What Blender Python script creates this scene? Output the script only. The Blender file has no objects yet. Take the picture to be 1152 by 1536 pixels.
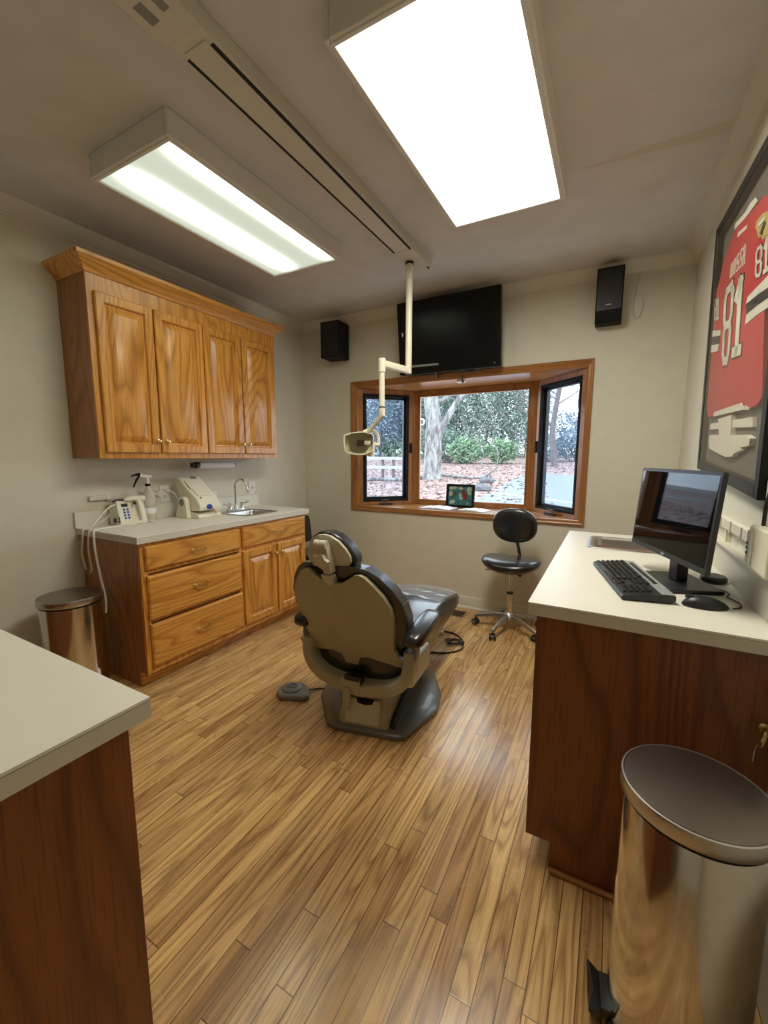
LO1, HI1, LO2, HI2, SKY, EXPO = .50, 5.6, 2.4, 14.0, 3.3, 0.47
import bpy, bmesh, math, random
from mathutils import Vector, Matrix
R = math.radians
random.seed(7)
C = bpy.context.scene.collection
# ------------------------------------------------------------------ camera
CAM = Vector((2.9001, -3.5422, 1.356)); YAW, PITCH, ROLL, FP = 0.4994, -0.1314, 0.0023, 622.38
def cam_axes():
    cy, sy, cp, sp = math.cos(YAW), math.sin(YAW), math.cos(PITCH), math.sin(PITCH)
    f = Vector((-sy*cp, cy*cp, sp)); r = Vector((cy, sy, 0)); u = r.cross(f)
    cr, sr = math.cos(ROLL), math.sin(ROLL)
    return cr*r + sr*u, -sr*r + cr*u, f
CR, CU, CF = cam_axes()
cd = bpy.data.cameras.new('camera'); cam = bpy.data.objects.new('camera', cd); C.objects.link(cam)
m = Matrix((CR, CU, -CF)).transposed().to_4x4(); m.translation = CAM; cam.matrix_world = m
cd.sensor_fit = 'VERTICAL'; cd.sensor_height = 36; cd.lens = FP/1536*36; cd.clip_start = .02; cd.clip_end = 200
bpy.context.scene.camera = cam
def ray(px, py): return CR*((px-576)/FP) - CU*((py-768)/FP) + CF
def at(px, py, ax, val):                      # where the sight line through a photo point meets a plane
    d = ray(px, py); i = 'xyz'.index(ax); return CAM + d*((val-CAM[i])/d[i])
W, H = 3.309, 2.7016
# ------------------------------------------------------------------ materials
def new_mat(name):
    m = bpy.data.materials.new(name); m.use_nodes = True
    return m, m.node_tree, m.node_tree.nodes, m.node_tree.links, m.node_tree.nodes['Principled BSDF']
def setp(b, **k):
    for n, v in k.items():
        n = n.replace('_', ' ')
        b.inputs[n].default_value = v
def c4(c): return (c[0], c[1], c[2], 1)
def ramp(N, stops):
    r = N.new('ShaderNodeValToRGB'); e = r.color_ramp.elements
    e[0].position, e[0].color = stops[0][0], c4(stops[0][1]); e[1].position, e[1].color = stops[-1][0], c4(stops[-1][1])
    for p, c in stops[1:-1]:
        x = e.new(p); x.color = c4(c)
    return r
def mth(N, L, op, a, b=None, c=None):
    n = N.new('ShaderNodeMath'); n.operation = op
    for i, v in enumerate((a, b, c)):
        if v is None: continue
        if isinstance(v, (int, float)): n.inputs[i].default_value = v
        else: L.new(v, n.inputs[i])
    return n.outputs[0]
def mixc(N, L, f, a, b, mode='MIX'):
    n = N.new('ShaderNodeMix'); n.data_type = 'RGBA'; n.blend_type = mode
    for i, v in ((0, f), (6, a), (7, b)):
        if isinstance(v, (int, float)): n.inputs[i].default_value = v
        elif isinstance(v, (tuple, list)): n.inputs[i].default_value = c4(v)
        else: L.new(v, n.inputs[i])
    return n.outputs[2]
def noise(N, L, vec, scale, detail=2, rough=.5, dist=0, w=None):
    n = N.new('ShaderNodeTexNoise')
    n.inputs['Scale'].default_value = scale; n.inputs['Detail'].default_value = detail
    n.inputs['Roughness'].default_value = rough; n.inputs['Distortion'].default_value = dist
    if w is not None: n.noise_dimensions = '4D'; L.new(w, n.inputs['W'])
    if vec is not None: L.new(vec, n.inputs['Vector'])
    return n.outputs['Fac']
def bump(N, L, b, h, strength=.2, dist=.002):
    n = N.new('ShaderNodeBump'); n.inputs['Strength'].default_value = strength; n.inputs['Distance'].default_value = dist
    L.new(h, n.inputs['Height']); L.new(n.outputs[0], b.inputs['Normal'])
def plain(name, col, rough=.5, metal=0, var=.06, bumps=0, bs=200, **k):
    m, t, N, L, b = new_mat(name)
    tc = N.new('ShaderNodeTexCoord'); f = noise(N, L, tc.outputs['Object'], 9, 3)
    r = ramp(N, [(.3, tuple(x*(1-var) for x in col)), (.7, tuple(min(1, x*(1+var)) for x in col))]); L.new(f, r.inputs[0])
    L.new(r.outputs[0], b.inputs['Base Color']); setp(b, Roughness=rough, Metallic=metal, **k)
    if bumps:
        bump(N, L, b, noise(N, L, tc.outputs['Object'], bs, 3), bumps, .001)
    return m
def oak(name, axis, light, mid, dark, rough=.32, k=15, sc=4.2, coat=.25):
    m, t, N, L, b = new_mat(name)
    tc = N.new('ShaderNodeTexCoord'); oi = N.new('ShaderNodeObjectInfo')
    mp = N.new('ShaderNodeMapping'); s = [1, 1, 1]; s['xyz'.index(axis)] = .12; mp.inputs['Scale'].default_value = s
    L.new(tc.outputs['Object'], mp.inputs[0]); w = mth(N, L, 'MULTIPLY', oi.outputs['Random'], 40.)
    n1 = noise(N, L, mp.outputs[0], sc, 1.5, .4, .15, w)
    band = mth(N, L, 'FRACT', mth(N, L, 'MULTIPLY', n1, k*1.6))
    r1 = ramp(N, [(0, tuple(p*.55+q*.45 for p, q in zip(dark, mid))), (.12, mid), (.4, light), (.75, light), (.9, mid), (1, tuple(p*.55+q*.45 for p, q in zip(dark, mid)))]); L.new(band, r1.inputs[0])
    mp2 = N.new('ShaderNodeMapping'); s = [1, 1, 1]; s['xyz'.index(axis)] = .03; mp2.inputs['Scale'].default_value = s
    L.new(tc.outputs['Object'], mp2.inputs[0])
    n2 = noise(N, L, mp2.outputs[0], 260, 3, .6, 0, w)
    r2 = ramp(N, [(.36, (.50, .40, .32)), (.5, (1, 1, 1))]); L.new(n2, r2.inputs[0])
    n3 = noise(N, L, mp.outputs[0], 1.3, 1, .5, 0, w)
    r3 = ramp(N, [(.3, (.86, .84, .8)), (.7, (1.0, 1.0, 1.0))]); L.new(n3, r3.inputs[0])
    c = mixc(N, L, 1, mixc(N, L, .75, r1.outputs[0], r2.outputs[0], 'MULTIPLY'), r3.outputs[0], 'MULTIPLY')
    c = mixc(N, L, .18, c, mid)
    L.new(c, b.inputs['Base Color']); setp(b, Roughness=rough, Coat_Weight=coat, Coat_Roughness=.2)
    bump(N, L, b, n2, .12, .0006)
    return m
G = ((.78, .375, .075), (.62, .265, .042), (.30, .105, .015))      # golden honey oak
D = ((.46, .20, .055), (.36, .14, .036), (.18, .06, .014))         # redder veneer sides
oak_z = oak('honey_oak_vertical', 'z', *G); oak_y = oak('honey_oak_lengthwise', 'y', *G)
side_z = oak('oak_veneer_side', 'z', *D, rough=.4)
V = ((.27, .088, .020), (.205, .061, .013), (.095, .026, .006))       # dark red-brown veneer
veneer = oak('red_oak_veneer', 'z', *V, rough=.42, k=13, sc=3.4, coat=.1)
WN = ((.44, .195, .055), (.36, .145, .038), (.23, .08, .018))
win_x = oak('window_wood_lengthwise', 'x', *WN, rough=.28, k=5, sc=3, coat=.4); win_z = oak('window_wood_upright', 'z', *WN, rough=.28, k=5, sc=3, coat=.4)
def floor_mat():
    m, t, N, L, b = new_mat('oak_floor_boards')
    tc = N.new('ShaderNodeTexCoord'); sx = N.new('ShaderNodeSeparateXYZ'); L.new(tc.outputs['Object'], sx.inputs[0])
    X, Y = sx.outputs[0], sx.outputs[1]
    u = mth(N, L, 'DIVIDE', X, .057); ix = mth(N, L, 'FLOOR', u)
    wn = N.new('ShaderNodeTexWhiteNoise'); wn.noise_dimensions = '1D'; L.new(ix, wn.inputs['W'])
    yo = mth(N, L, 'ADD', mth(N, L, 'DIVIDE', Y, .95), mth(N, L, 'MULTIPLY', wn.outputs['Value'], 17.3)); iy = mth(N, L, 'FLOOR', yo)
    cb = N.new('ShaderNodeCombineXYZ'); L.new(ix, cb.inputs[0]); L.new(iy, cb.inputs[1])
    wn2 = N.new('ShaderNodeTexWhiteNoise'); wn2.noise_dimensions = '2D'; L.new(cb.outputs[0], wn2.inputs['Vector'])
    idv = wn2.outputs['Value']; w = mth(N, L, 'MULTIPLY', idv, 60.)
    mp = N.new('ShaderNodeMapping'); mp.inputs['Scale'].default_value = (1, .075, 1); L.new(tc.outputs['Object'], mp.inputs[0])
    n1 = noise(N, L, mp.outputs[0], 8.5, 1.5, .45, .4, w)
    band = mth(N, L, 'FRACT', mth(N, L, 'MULTIPLY', n1, 15.))
    r1 = ramp(N, [(0, (.34, .19, .075)), (.12, (.48, .29, .125)), (.4, (.76, .49, .215)), (.8, (.69, .44, .19)), (1, (.39, .215, .082))]); L.new(band, r1.inputs[0])
    rb = ramp(N, [(0, (.70, .60, .52)), (.2, (.90, .84, .78)), (.75, (1, .97, .93)), (1, (1.16, 1.16, 1.08))]); L.new(idv, rb.inputs[0])
    c = mixc(N, L, 1, mixc(N, L, .22, r1.outputs[0], (.66, .42, .175)), rb.outputs[0], 'MULTIPLY')
    mp2 = N.new('ShaderNodeMapping'); mp2.inputs['Scale'].default_value = (1, .03, 1); L.new(tc.outputs['Object'], mp2.inputs[0])
    n2 = noise(N, L, mp2.outputs[0], 170, 3, .65, 0, w); r2 = ramp(N, [(.3, (.50, .43, .38)), (.52, (1, 1, 1))]); L.new(n2, r2.inputs[0])
    c = mixc(N, L, .75, c, r2.outputs[0], 'MULTIPLY')
    # worn grey patch of finish in the traffic area
    vs = N.new('ShaderNodeVectorMath'); vs.operation = 'DISTANCE'; L.new(tc.outputs['Object'], vs.inputs[0]); vs.inputs[1].default_value = (2.28, -2.62, 0)
    pt = mth(N, L, 'SUBTRACT', mth(N, L, 'ADD', noise(N, L, mp.outputs[0], 7, 3, .6), .12), mth(N, L, 'MULTIPLY', vs.outputs['Value'], .7))
    rp = ramp(N, [(.25, (1, 1, 1)), (.5, (.66, .64, .62))]); L.new(pt, rp.inputs[0])
    c = mixc(N, L, 1, c, rp.outputs[0], 'MULTIPLY')
    fu = mth(N, L, 'FRACT', u); e = mth(N, L, 'MINIMUM', fu, mth(N, L, 'SUBTRACT', 1., fu))
    fv = mth(N, L, 'FRACT', yo); e2 = mth(N, L, 'MULTIPLY', mth(N, L, 'MINIMUM', fv, mth(N, L, 'SUBTRACT', 1., fv)), 16.7)
    ed = mth(N, L, 'MINIMUM', e, e2); rs = ramp(N, [(.012, (.25, .18, .13)), (.035, (1, 1, 1))]); L.new(ed, rs.inputs[0])
    c = mixc(N, L, 1, c, rs.outputs[0], 'MULTIPLY')
    L.new(c, b.inputs['Base Color']); setp(b, Roughness=.3, Coat_Weight=.3, Coat_Roughness=.16)
    rr = ramp(N, [(.3, (.17, .17, .17)), (.7, (.33, .33, .33))]); L.new(noise(N, L, tc.outputs['Object'], 5, 4), rr.inputs[0]); L.new(rr.outputs[0], b.inputs['Roughness'])
    bump(N, L, b, mth(N, L, 'ADD', mth(N, L, 'MULTIPLY', mth(N, L, 'MINIMUM', ed, .03), 20.), mth(N, L, 'MULTIPLY', n2, .25)), .22, .001)
    return m
M = {}
M['floor'] = floor_mat()
M['wall'] = plain('cream_wall_paint', (.70, .665, .55), .6, var=.025, bumps=.12, bs=90)
M['trim'] = plain('cream_trim_paint', (.68, .65, .55), .4, var=.02)
def ceil_mat():
    m, t, N, L, b = new_mat('textured_ceiling_paint')
    tc = N.new('ShaderNodeTexCoord'); mp = N.new('ShaderNodeMapping'); L.new(tc.outputs['Object'], mp.inputs[0])
    sx = N.new('ShaderNodeSeparateXYZ'); L.new(tc.outputs['Object'], sx.inputs[0])
    n = noise(N, L, tc.outputs['Object'], 6, 3)
    # dried stain running from the lamp to the wall, widening on the way
    yy = mth(N, L, 'ABSOLUTE', mth(N, L, 'ADD', mth(N, L, 'ADD', sx.outputs[1], 1.215), mth(N, L, 'MULTIPLY', mth(N, L, 'SUBTRACT', n, .5), .06)))
    wd = mth(N, L, 'MULTIPLY', mth(N, L, 'SUBTRACT', sx.outputs[0], 2.60), .065)
    ins = mth(N, L, 'LESS_THAN', yy, wd)
    f = mth(N, L, 'MULTIPLY', ins, .8)
    base = ramp(N, [(.3, (.60, .57, .53)), (.7, (.65, .62, .575))]); L.new(n, base.inputs[0])
    L.new(mixc(N, L, f, base.outputs[0], (.56, .51, .38)), b.inputs['Base Color']); setp(b, Roughness=.75)
    bump(N, L, b, noise(N, L, tc.outputs['Object'], 260, 3, .7), .5, .0015)
    return m
M['ceiling'] = ceil_mat()
M['laminate'] = plain('cream_laminate', (.80, .77, .68), .38, var=.015)
M['edge'] = plain('laminate_edge', (.62, .58, .48), .4, var=.02)
M['seam'] = plain('laminate_seam', (.05, .03, .02), .6)
M['toe'] = plain('dark_toe_kick', (.12, .055, .02), .6)
M['brass'] = plain('polished_brass', (.80, .62, .30), .22, 1, .03)
M['chrome'] = plain('chrome', (.78, .79, .80), .1, 1, .02)
M['steel'] = plain('polished_steel', (.68, .66, .62), .13, 1, .03)
M['steel_brushed'] = plain('brushed_steel', (.52, .51, .49), .33, 1, .05)
M['lid'] = plain('brushed_lid_steel', (.27, .24, .215), .3, 1, .06)
M['black'] = plain('black_plastic', (.016, .016, .017), .38, var=.1)
M['blackmat'] = plain('black_matte', (.006, .006, .007), .6, var=.1, Specular_IOR_Level=.2)
M['gloss'] = plain('black_gloss_screen', (.003, .003, .004), .025, var=.05, Specular_IOR_Level=.35)
M['tvscreen'] = plain('dark_television_glass', (.003, .003, .003), .22, var=.05, Specular_IOR_Level=.3)
M['tvblack'] = plain('television_gloss_black', (.003, .003, .003), .25, var=.05, Specular_IOR_Level=.3)
M['vinyl'] = plain('black_vinyl', (.012, .013, .016), .3, var=.08, bumps=.04, bs=400, Coat_Weight=.7, Coat_Roughness=.2)
M['beige'] = plain('beige_moulded_plastic', (.40, .36, .235), .38, var=.02)
M['beige_light'] = plain('pale_beige_plastic', (.56, .52, .40), .36, var=.02)
M['greyplastic'] = plain('grey_plastic', (.22, .215, .19), .45, var=.04)
M['basegrey'] = plain('dark_grey_base_plastic', (.13, .13, .115), .32, var=.04, Coat_Weight=.3)
M['cream'] = plain('ivory_plastic', (.78, .74, .60), .35, var=.02)
M['ivorymetal'] = plain('ivory_enamel', (.80, .77, .62), .28, var=.02)
M['white'] = plain('white_plastic', (.80, .79, .74), .4, var=.02)
M['paper'] = plain('white_paper', (.84, .86, .88), .7, var=.04)
M['blue'] = plain('blue_plastic', (.02, .055, .35), .35)
M['display'] = plain('dark_display', (.02, .03, .03), .2)
M['orange'] = plain('copper_brush', (.62, .28, .14), .5)
M['silver'] = plain('silver_plastic', (.42, .43, .43), .35, .3)
M['key'] = plain('black_keycap', (.025, .025, .027), .4)
M['cord'] = plain('ivory_cord', (.74, .70, .58), .45)
M['bcord'] = plain('black_cord', (.02, .015, .013), .45)
M['bench'] = plain('white_rail_paint', (.46, .50, .51), .6)
M['red'] = plain('red_knit_fabric', (.50, .045, .045), .8, var=.1, bumps=.2, bs=500)
M['jwhite'] = plain('off_white_twill', (.74, .70, .60), .8, var=.05, bumps=.2, bs=400)
M['jblack'] = plain('black_twill', (.05, .045, .04), .8)
M['jgold'] = plain('gold_stitching', (.50, .38, .12), .7)
M['matboard'] = plain('taupe_mat_board', (.16, .14, .12), .85, var=.04)
M['framewood'] = plain('black_frame_wood', (.006, .006, .005), .4, Specular_IOR_Level=.3)
M['fixture'] = plain('white_fixture_metal', (.70, .68, .62), .5, var=.02)
M['trackpaint'] = plain('cream_track_enamel', (.60, .57, .48), .45, var=.02)
M['shadowgap'] = plain('black_slot', (.01, .008, .007), .8)
def glass(name, tint=(1, 1, 1), rough=0., ior=1.45, k=1.):
    m, t, N, L, b = new_mat(name); N.remove(b); o = N['Material Output']
    tr = N.new('ShaderNodeBsdfTransparent'); tr.inputs[0].default_value = c4(tint)
    gl = N.new('ShaderNodeBsdfGlossy'); gl.inputs['Roughness'].default_value = rough
    fr = N.new('ShaderNodeFresnel'); fr.inputs[0].default_value = ior
    mx = N.new('ShaderNodeMixShader'); ge = N.new('ShaderNodeNewGeometry'); L.new(mth(N, L, 'MULTIPLY', mth(N, L, 'MULTIPLY', fr.outputs[0], mth(N, L, 'SUBTRACT', 1., ge.outputs['Backfacing'])), k), mx.inputs[0]); L.new(tr.outputs[0], mx.inputs[1]); L.new(gl.outputs[0], mx.inputs[2]); L.new(mx.outputs[0], o.inputs[0])
    return m
M['glass'] = glass('window_glass', (.97, .985, .98), ior=1.25, k=.6)
M['screen'] = glass('insect_screen', (.90, .93, .98), .3, 1.05)
M['frameglass'] = glass('picture_glass', (.96, .96, .95), .05, 1.35, .8)
M['film'] = plain('clear_plastic_film', (.50, .57, .70), .14, Alpha=.42, Coat_Weight=.5)
M['shield'] = glass('clear_lamp_shield', (.93, .93, .88), .05, 1.5)
def bottle_mat():
    m, t, N, L, b = new_mat('frosted_bottle_plastic'); setp(b, Base_Color=(.80, .77, .68, 1), Roughness=.35, Transmission_Weight=.45, IOR=1.2); return m
M['bottle'] = bottle_mat()
def emis(name, tubes, lo, hi, axis_x, col=(1, .985, .90)):
    # lamp diffuser: glow of the fluorescent tubes behind it, in the tubes' own places
    m, t, N, L, b = new_mat(name); N.remove(b); o = N['Material Output']
    tc = N.new('ShaderNodeTexCoord'); sx = N.new('ShaderNodeSeparateXYZ'); L.new(tc.outputs['Object'], sx.inputs[0])
    v = None
    for x0, wd in tubes:
        d = mth(N, L, 'DIVIDE', mth(N, L, 'SUBTRACT', sx.outputs[0], x0), wd)
        g = mth(N, L, 'POWER', 2.718, mth(N, L, 'MULTIPLY', mth(N, L, 'MULTIPLY', d, d), -1.))
        v = g if v is None else mth(N, L, 'ADD', v, g)
    e = mth(N, L, 'SMOOTH_MIN', 1., mth(N, L, 'MULTIPLY', mth(N, L, 'SUBTRACT', .575, mth(N, L, 'ABSOLUTE', sx.outputs[1])), 7.)); 
    s = mth(N, L, 'ADD', lo, mth(N, L, 'MULTIPLY', mth(N, L, 'MULTIPLY', v, hi), mth(N, L, 'MAXIMUM', e, .1)))
    em = N.new('ShaderNodeEmission'); em.inputs[0].default_value = c4(col); L.new(s, em.inputs[1]); L.new(em.outputs[0], o.inputs[0])
    return m
# ------------------------------------------------------------------ mesh building
class MB:
    def __init__(s): s.v = []; s.f = []; s.mi = []; s.cur = 0
    def add(s, vs, fs):
        b = len(s.v); s.v += [Vector(p) for p in vs]
        for f in fs: s.f.append([b+i for i in f]); s.mi.append(s.cur)
        return s
    def mat(s, i): s.cur = i; return s
    def box(s, x0, x1, y0, y1, z0, z1, M_=None):
        vs = [Vector((x, y, z)) for x in (x0, x1) for y in (y0, y1) for z in (z0, z1)]
        if M_ is not None: vs = [M_ @ v for v in vs]
        return s.add(vs, [(0, 1, 3, 2), (4, 6, 7, 5), (0, 4, 5, 1), (2, 3, 7, 6), (0, 2, 6, 4), (1, 5, 7, 3)])
    def loft(s, rings, cap=True, closed=False):
        n = len(rings[0]); vs = [p for r in rings for p in r]; fs = []
        m = len(rings)
        for i in range(m if closed else m-1):
            a, b = i*n, ((i+1) % m)*n
            for j in range(n): k = (j+1) % n; fs.append((a+j, a+k, b+k, b+j))
        if cap and not closed: fs += [tuple(range(n))[::-1], tuple((m-1)*n+j for j in range(n))]
        return s.add(vs, fs)
    def lathe(s, prof, c=(0, 0, 0), ax=(0, 0, 1), n=32, cap=True, sx=1, sy=1):
        ax = Vector(ax).normalized(); q = ax.to_track_quat('Z', 'Y'); c = Vector(c)
        return s.loft([[c + q @ Vector((sx*r*math.cos(2*math.pi*k/n), sy*r*math.sin(2*math.pi*k/n), h)) for k in range(n)] for r, h in prof], cap)
    def cyl(s, a, b, r0, r1=None, n=20):
        a, b = Vector(a), Vector(b); return s.lathe([(r0, 0), (r0 if r1 is None else r1, (b-a).length)], a, b-a, n)
    def tube(s, pts, r, n=10, closed=False):
        pts = [Vector(p) for p in pts]; m = len(pts); rs = r if isinstance(r, (list, tuple)) else [r]*m; rings = []; up = None
        for i, p in enumerate(pts):
            t = (pts[(i+1) % m]-pts[i-1]) if closed or 0 < i < m-1 else (pts[1]-pts[0] if i == 0 else pts[-1]-pts[-2])
            t.normalize()
            if up is None: up = t.orthogonal().normalized()
            up = (up - t*up.dot(t)); up = up.normalized() if up.length > 1e-6 else t.orthogonal().normalized()
            sd = t.cross(up)
            rings.append([p + rs[i]*(up*math.cos(2*math.pi*k/n) + sd*math.sin(2*math.pi*k/n)) for k in range(n)])
        return s.loft(rings, True, closed)
    def sweep(s, pts, sec, up=(0, 0, 1), scales=None):      # section given as (across, up) pairs
        pts = [Vector(p) for p in pts]; m = len(pts); up = Vector(up); rings = []
        for i, p in enumerate(pts):
            t = (pts[min(i+1, m-1)]-pts[max(i-1, 0)]).normalized(); sd = t.cross(up).normalized(); u2 = sd.cross(t)
            k = 1 if scales is None else scales[i]
            rings.append([p + sd*a*k + u2*b*k for a, b in sec])
        return s.loft(rings)
    def prism(s, poly, fn, h0, h1):                       # fn(a, b, h) -> point
        n = len(poly); vs = [fn(a, b, h0) for a, b in poly] + [fn(a, b, h1) for a, b in poly]
        return s.add(vs, [tuple(range(n))[::-1], tuple(n+i for i in range(n))] + [(i, (i+1) % n, n+(i+1) % n, n+i) for i in range(n)])
    def ball(s, c, rx, ry=None, rz=None, n=20, k=12):
        ry = ry or rx; rz = rz or rx; c = Vector(c)
        return s.loft([[c + Vector((rx*math.sin(a)*math.cos(t), ry*math.sin(a)*math.sin(t), -rz*math.cos(a))) for t in [2*math.pi*j/n for j in range(n)]] for a in [max(.02, min(math.pi-.02, math.pi*i/k)) for i in range(k+1)]])
    def build(s, name, mats, parent=None, bevel=0, seg=2, smooth=True, sub=0, world=True, ang=35):
        if not isinstance(mats, (list, tuple)): mats = [mats]
        off = Vector((0, 0, 0))
        if parent is None:
            if world:
                xs = [v.x for v in s.v]; ys = [v.y for v in s.v]; zs = [v.z for v in s.v]
                off = Vector(((min(xs)+max(xs))/2, (min(ys)+max(ys))/2, min(zs)))
        elif world:
            p = parent
            while p is not None: off = off + p.location; p = p.parent
        me = bpy.data.meshes.new(name); me.from_pydata([tuple(v-off) for v in s.v], [], s.f)
        for mm in mats: me.materials.append(mm)
        me.polygons.foreach_set('material_index', s.mi); me.update()
        bm = bmesh.new(); bm.from_mesh(me); bmesh.ops.recalc_face_normals(bm, faces=bm.faces)
        for e in bm.edges:
            e.smooth = not (len(e.link_faces) == 2 and e.calc_face_angle(0) > R(ang))
        for f in bm.faces: f.smooth = smooth
        bm.to_mesh(me); bm.free()
        o = bpy.data.objects.new(name, me); C.objects.link(o)
        if parent is None: o.location = off
        else: o.parent = parent
        if bevel:
            b = o.modifiers.new('bevel', 'BEVEL'); b.width = bevel; b.segments = seg; b.limit_method = 'ANGLE'; b.angle_limit = R(35); b.harden_normals = True
        if sub:
            b = o.modifiers.new('sub', 'SUBSURF'); b.levels = b.render_levels = sub
        return o
def tag(o, label=None, cat=None, group=None, kind=None):
    if label: o['label'] = label
    if cat: o['category'] = cat
    if group: o['group'] = group
    if kind: o['kind'] = kind
    return o
def thing(name, label, cat, loc, rz=0, group=None):
    o = bpy.data.objects.new(name, None); C.objects.link(o); o.location = loc; o.rotation_euler = (0, 0, rz); o.empty_display_size = .1
    return tag(o, label, cat, group)
def bez(pts, n=8):                                        # smooth path through points
    P = [Vector(p) for p in pts]; P = [2*P[0]-P[1]] + P + [2*P[-1]-P[-2]]; out = []
    for i in range(1, len(P)-2):
        for k in range(n):
            t = k/n; a, b, c, d = P[i-1], P[i], P[i+1], P[i+2]
            out.append(.5*((2*b) + (c-a)*t + (2*a-5*b+4*c-d)*t*t + (3*b-a-3*c+d)*t**3))
    out.append(P[-2]); return out
def copy_tree(o, parent=None):
    c = o.copy(); C.objects.link(c); c.parent = parent
    for ch in [x for x in bpy.data.objects if x.parent == o]: copy_tree(ch, c)
    return c
def rrect(x0, x1, y0, y1, r, n=5):
    out = []
    for cx, cy, a0 in ((x1-r, y1-r, 0), (x0+r, y1-r, 90), (x0+r, y0+r, 180), (x1-r, y0+r, 270)):
        for k in range(n+1):
            a = R(a0+90*k/n); out.append((cx+r*math.cos(a), cy+r*math.sin(a)))
    return out
def struct(o): o['kind'] = 'structure'; return o
# ------------------------------------------------------------------ room shell
YN = -4.9
struct(MB().box(-.12, W+.12, YN-.12, .12, -.12, 0).build('floor', M['floor'], world=False))
struct(MB().box(-.12, W+.12, YN-.12, .12, H, H+.12).build('ceiling', M['ceiling'], world=False))
struct(MB().box(-.12, 0, YN-.12, .12, 0, H).build('wall_left', M['wall'], world=False))
struct(MB().box(W, W+.12, YN-.12, .12, 0, H).build('wall_right', M['wall'], world=False))
struct(MB().box(0, W, YN-.12, YN, 0, H).build('wall_front', M['wall'], world=False))
WX0, WX1, WZ0, WZ1 = .655, 2.71, .85, 2.04               # opening for the bay window
b = MB(); b.box(0, WX0, 0, .12, 0, H).box(WX1, W, 0, .12, 0, H).box(WX0, WX1, 0, .12, 0, WZ0).box(WX0, WX1, 0, .12, WZ1, H)
struct(b.build('wall_back', M['wall'], world=False))
def crown(p0, p1, nrm):                                  # stepped cornice along a wall
    prof = [(0, -.085), (.008, -.085), (.010, -.072), (.018, -.066), (.034, -.045), (.048, -.026), (.056, -.018), (.060, -.010), (.064, 0), (0, 0)]
    p0, p1, nrm = Vector(p0), Vector(p1), Vector(nrm)
    return MB().loft([[p + nrm*a + Vector((0, 0, H+h)) for a, h in prof] for p in (p0, p1)])
struct(crown((0, YN, 0), (0, 0, 0), (1, 0, 0)).build('trim_1', M['trim'], world=False))
struct(crown((0, 0, 0), (W, 0, 0), (0, -1, 0)).build('trim_2', M['trim'], world=False))
struct(crown((W, 0, 0), (W, YN, 0), (-1, 0, 0)).build('trim_3', M['trim'], world=False))
struct(crown((W, YN, 0), (0, YN, 0), (0, 1, 0)).build('trim_4', M['trim'], world=False))
def basebd(p0, p1, nrm):
    prof = [(0, 0), (.026, 0), (.026, .012), (.016, .022), (.014, .03), (.014, .095), (.008, .108), (0, .11)]
    p0, p1, nrm = Vector(p0), Vector(p1), Vector(nrm)
    return MB().loft([[p + nrm*a + Vector((0, 0, h)) for a, h in prof] for p in (p0, p1)])
struct(basebd((0, 0, 0), (W, 0, 0), (0, -1, 0)).build('baseboard_back', M['trim'], world=False))
struct(basebd((0, -.03, 0), (0, -.72, 0), (1, 0, 0)).build('baseboard_left', M['trim'], world=False))
struct(basebd((0, -2.22, 0), (0, -3.1, 0), (1, 0, 0)).build('baseboard_left', M['trim'], world=False))
struct(basebd((W, -.78, 0), (W, -.03, 0), (-1, 0, 0)).build('baseboard_right', M['trim'], world=False))
# ------------------------------------------------------------------ bay window
win = bpy.data.objects.new('window_1', None); C.objects.link(win); win.location = (1.67, 0, WZ0); struct(win)
OX0, OX1, OZ0, OZ1 = .597, 2.738, .827, 2.082             # outer edge of casing
IX0, IX1, IZ0, IZ1 = .675, 2.697, .872, 2.022
def casing(name, ax, mat):
    # mitred picture-frame casing: outer and inner corner, moulded profile
    oc = {'b': ((OX0, OZ0), (OX1, OZ0)), 't': ((OX0, OZ1), (OX1, OZ1)), 'l': ((OX0, OZ0), (OX0, OZ1)), 'r': ((OX1, OZ0), (OX1, OZ1))}[ax]
    ic = {'b': ((IX0, IZ0), (IX1, IZ0)), 't': ((IX0, IZ1), (IX1, IZ1)), 'l': ((IX0, IZ0), (IX0, IZ1)), 'r': ((IX1, IZ0), (IX1, IZ1))}[ax]
    prof = [(0, 0), (0, .016), (.12, .022), (.35, .020), (.5, .014), (.8, .014), (1, .008), (1, 0)]
    rings = []
    for k in (0, 1):
        rings.append([Vector((oc[k][0]+(ic[k][0]-oc[k][0])*t, -d-.0005, oc[k][1]+(ic[k][1]-oc[k][1])*t)) for t, d in prof])
    return MB().loft(rings).build(name, mat, win)
casing('casing', 't', win_x); casing('casing', 'b', win_x); casing('casing', 'l', win_z); casing('casing', 'r', win_z)
BD = .42; BX0, BX1 = 1.08, 2.28
A0, B0, B1, A1 = (IX0, 0.), (BX0, BD), (BX1, BD), (IX1, 0.)
poly = [(IX0-.03, 0), (BX0-.02, BD+.08), (BX1+.02, BD+.08), (IX1+.03, 0)]
MB().prism(poly, lambda a, b_, h: Vector((a, b_, h)), IZ0-.03, IZ0).build('seat_board', win_x, win)
MB().prism(poly, lambda a, b_, h: Vector((a, b_, h)), IZ1, IZ1+.03).build('head_board', win_x, win)
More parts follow.
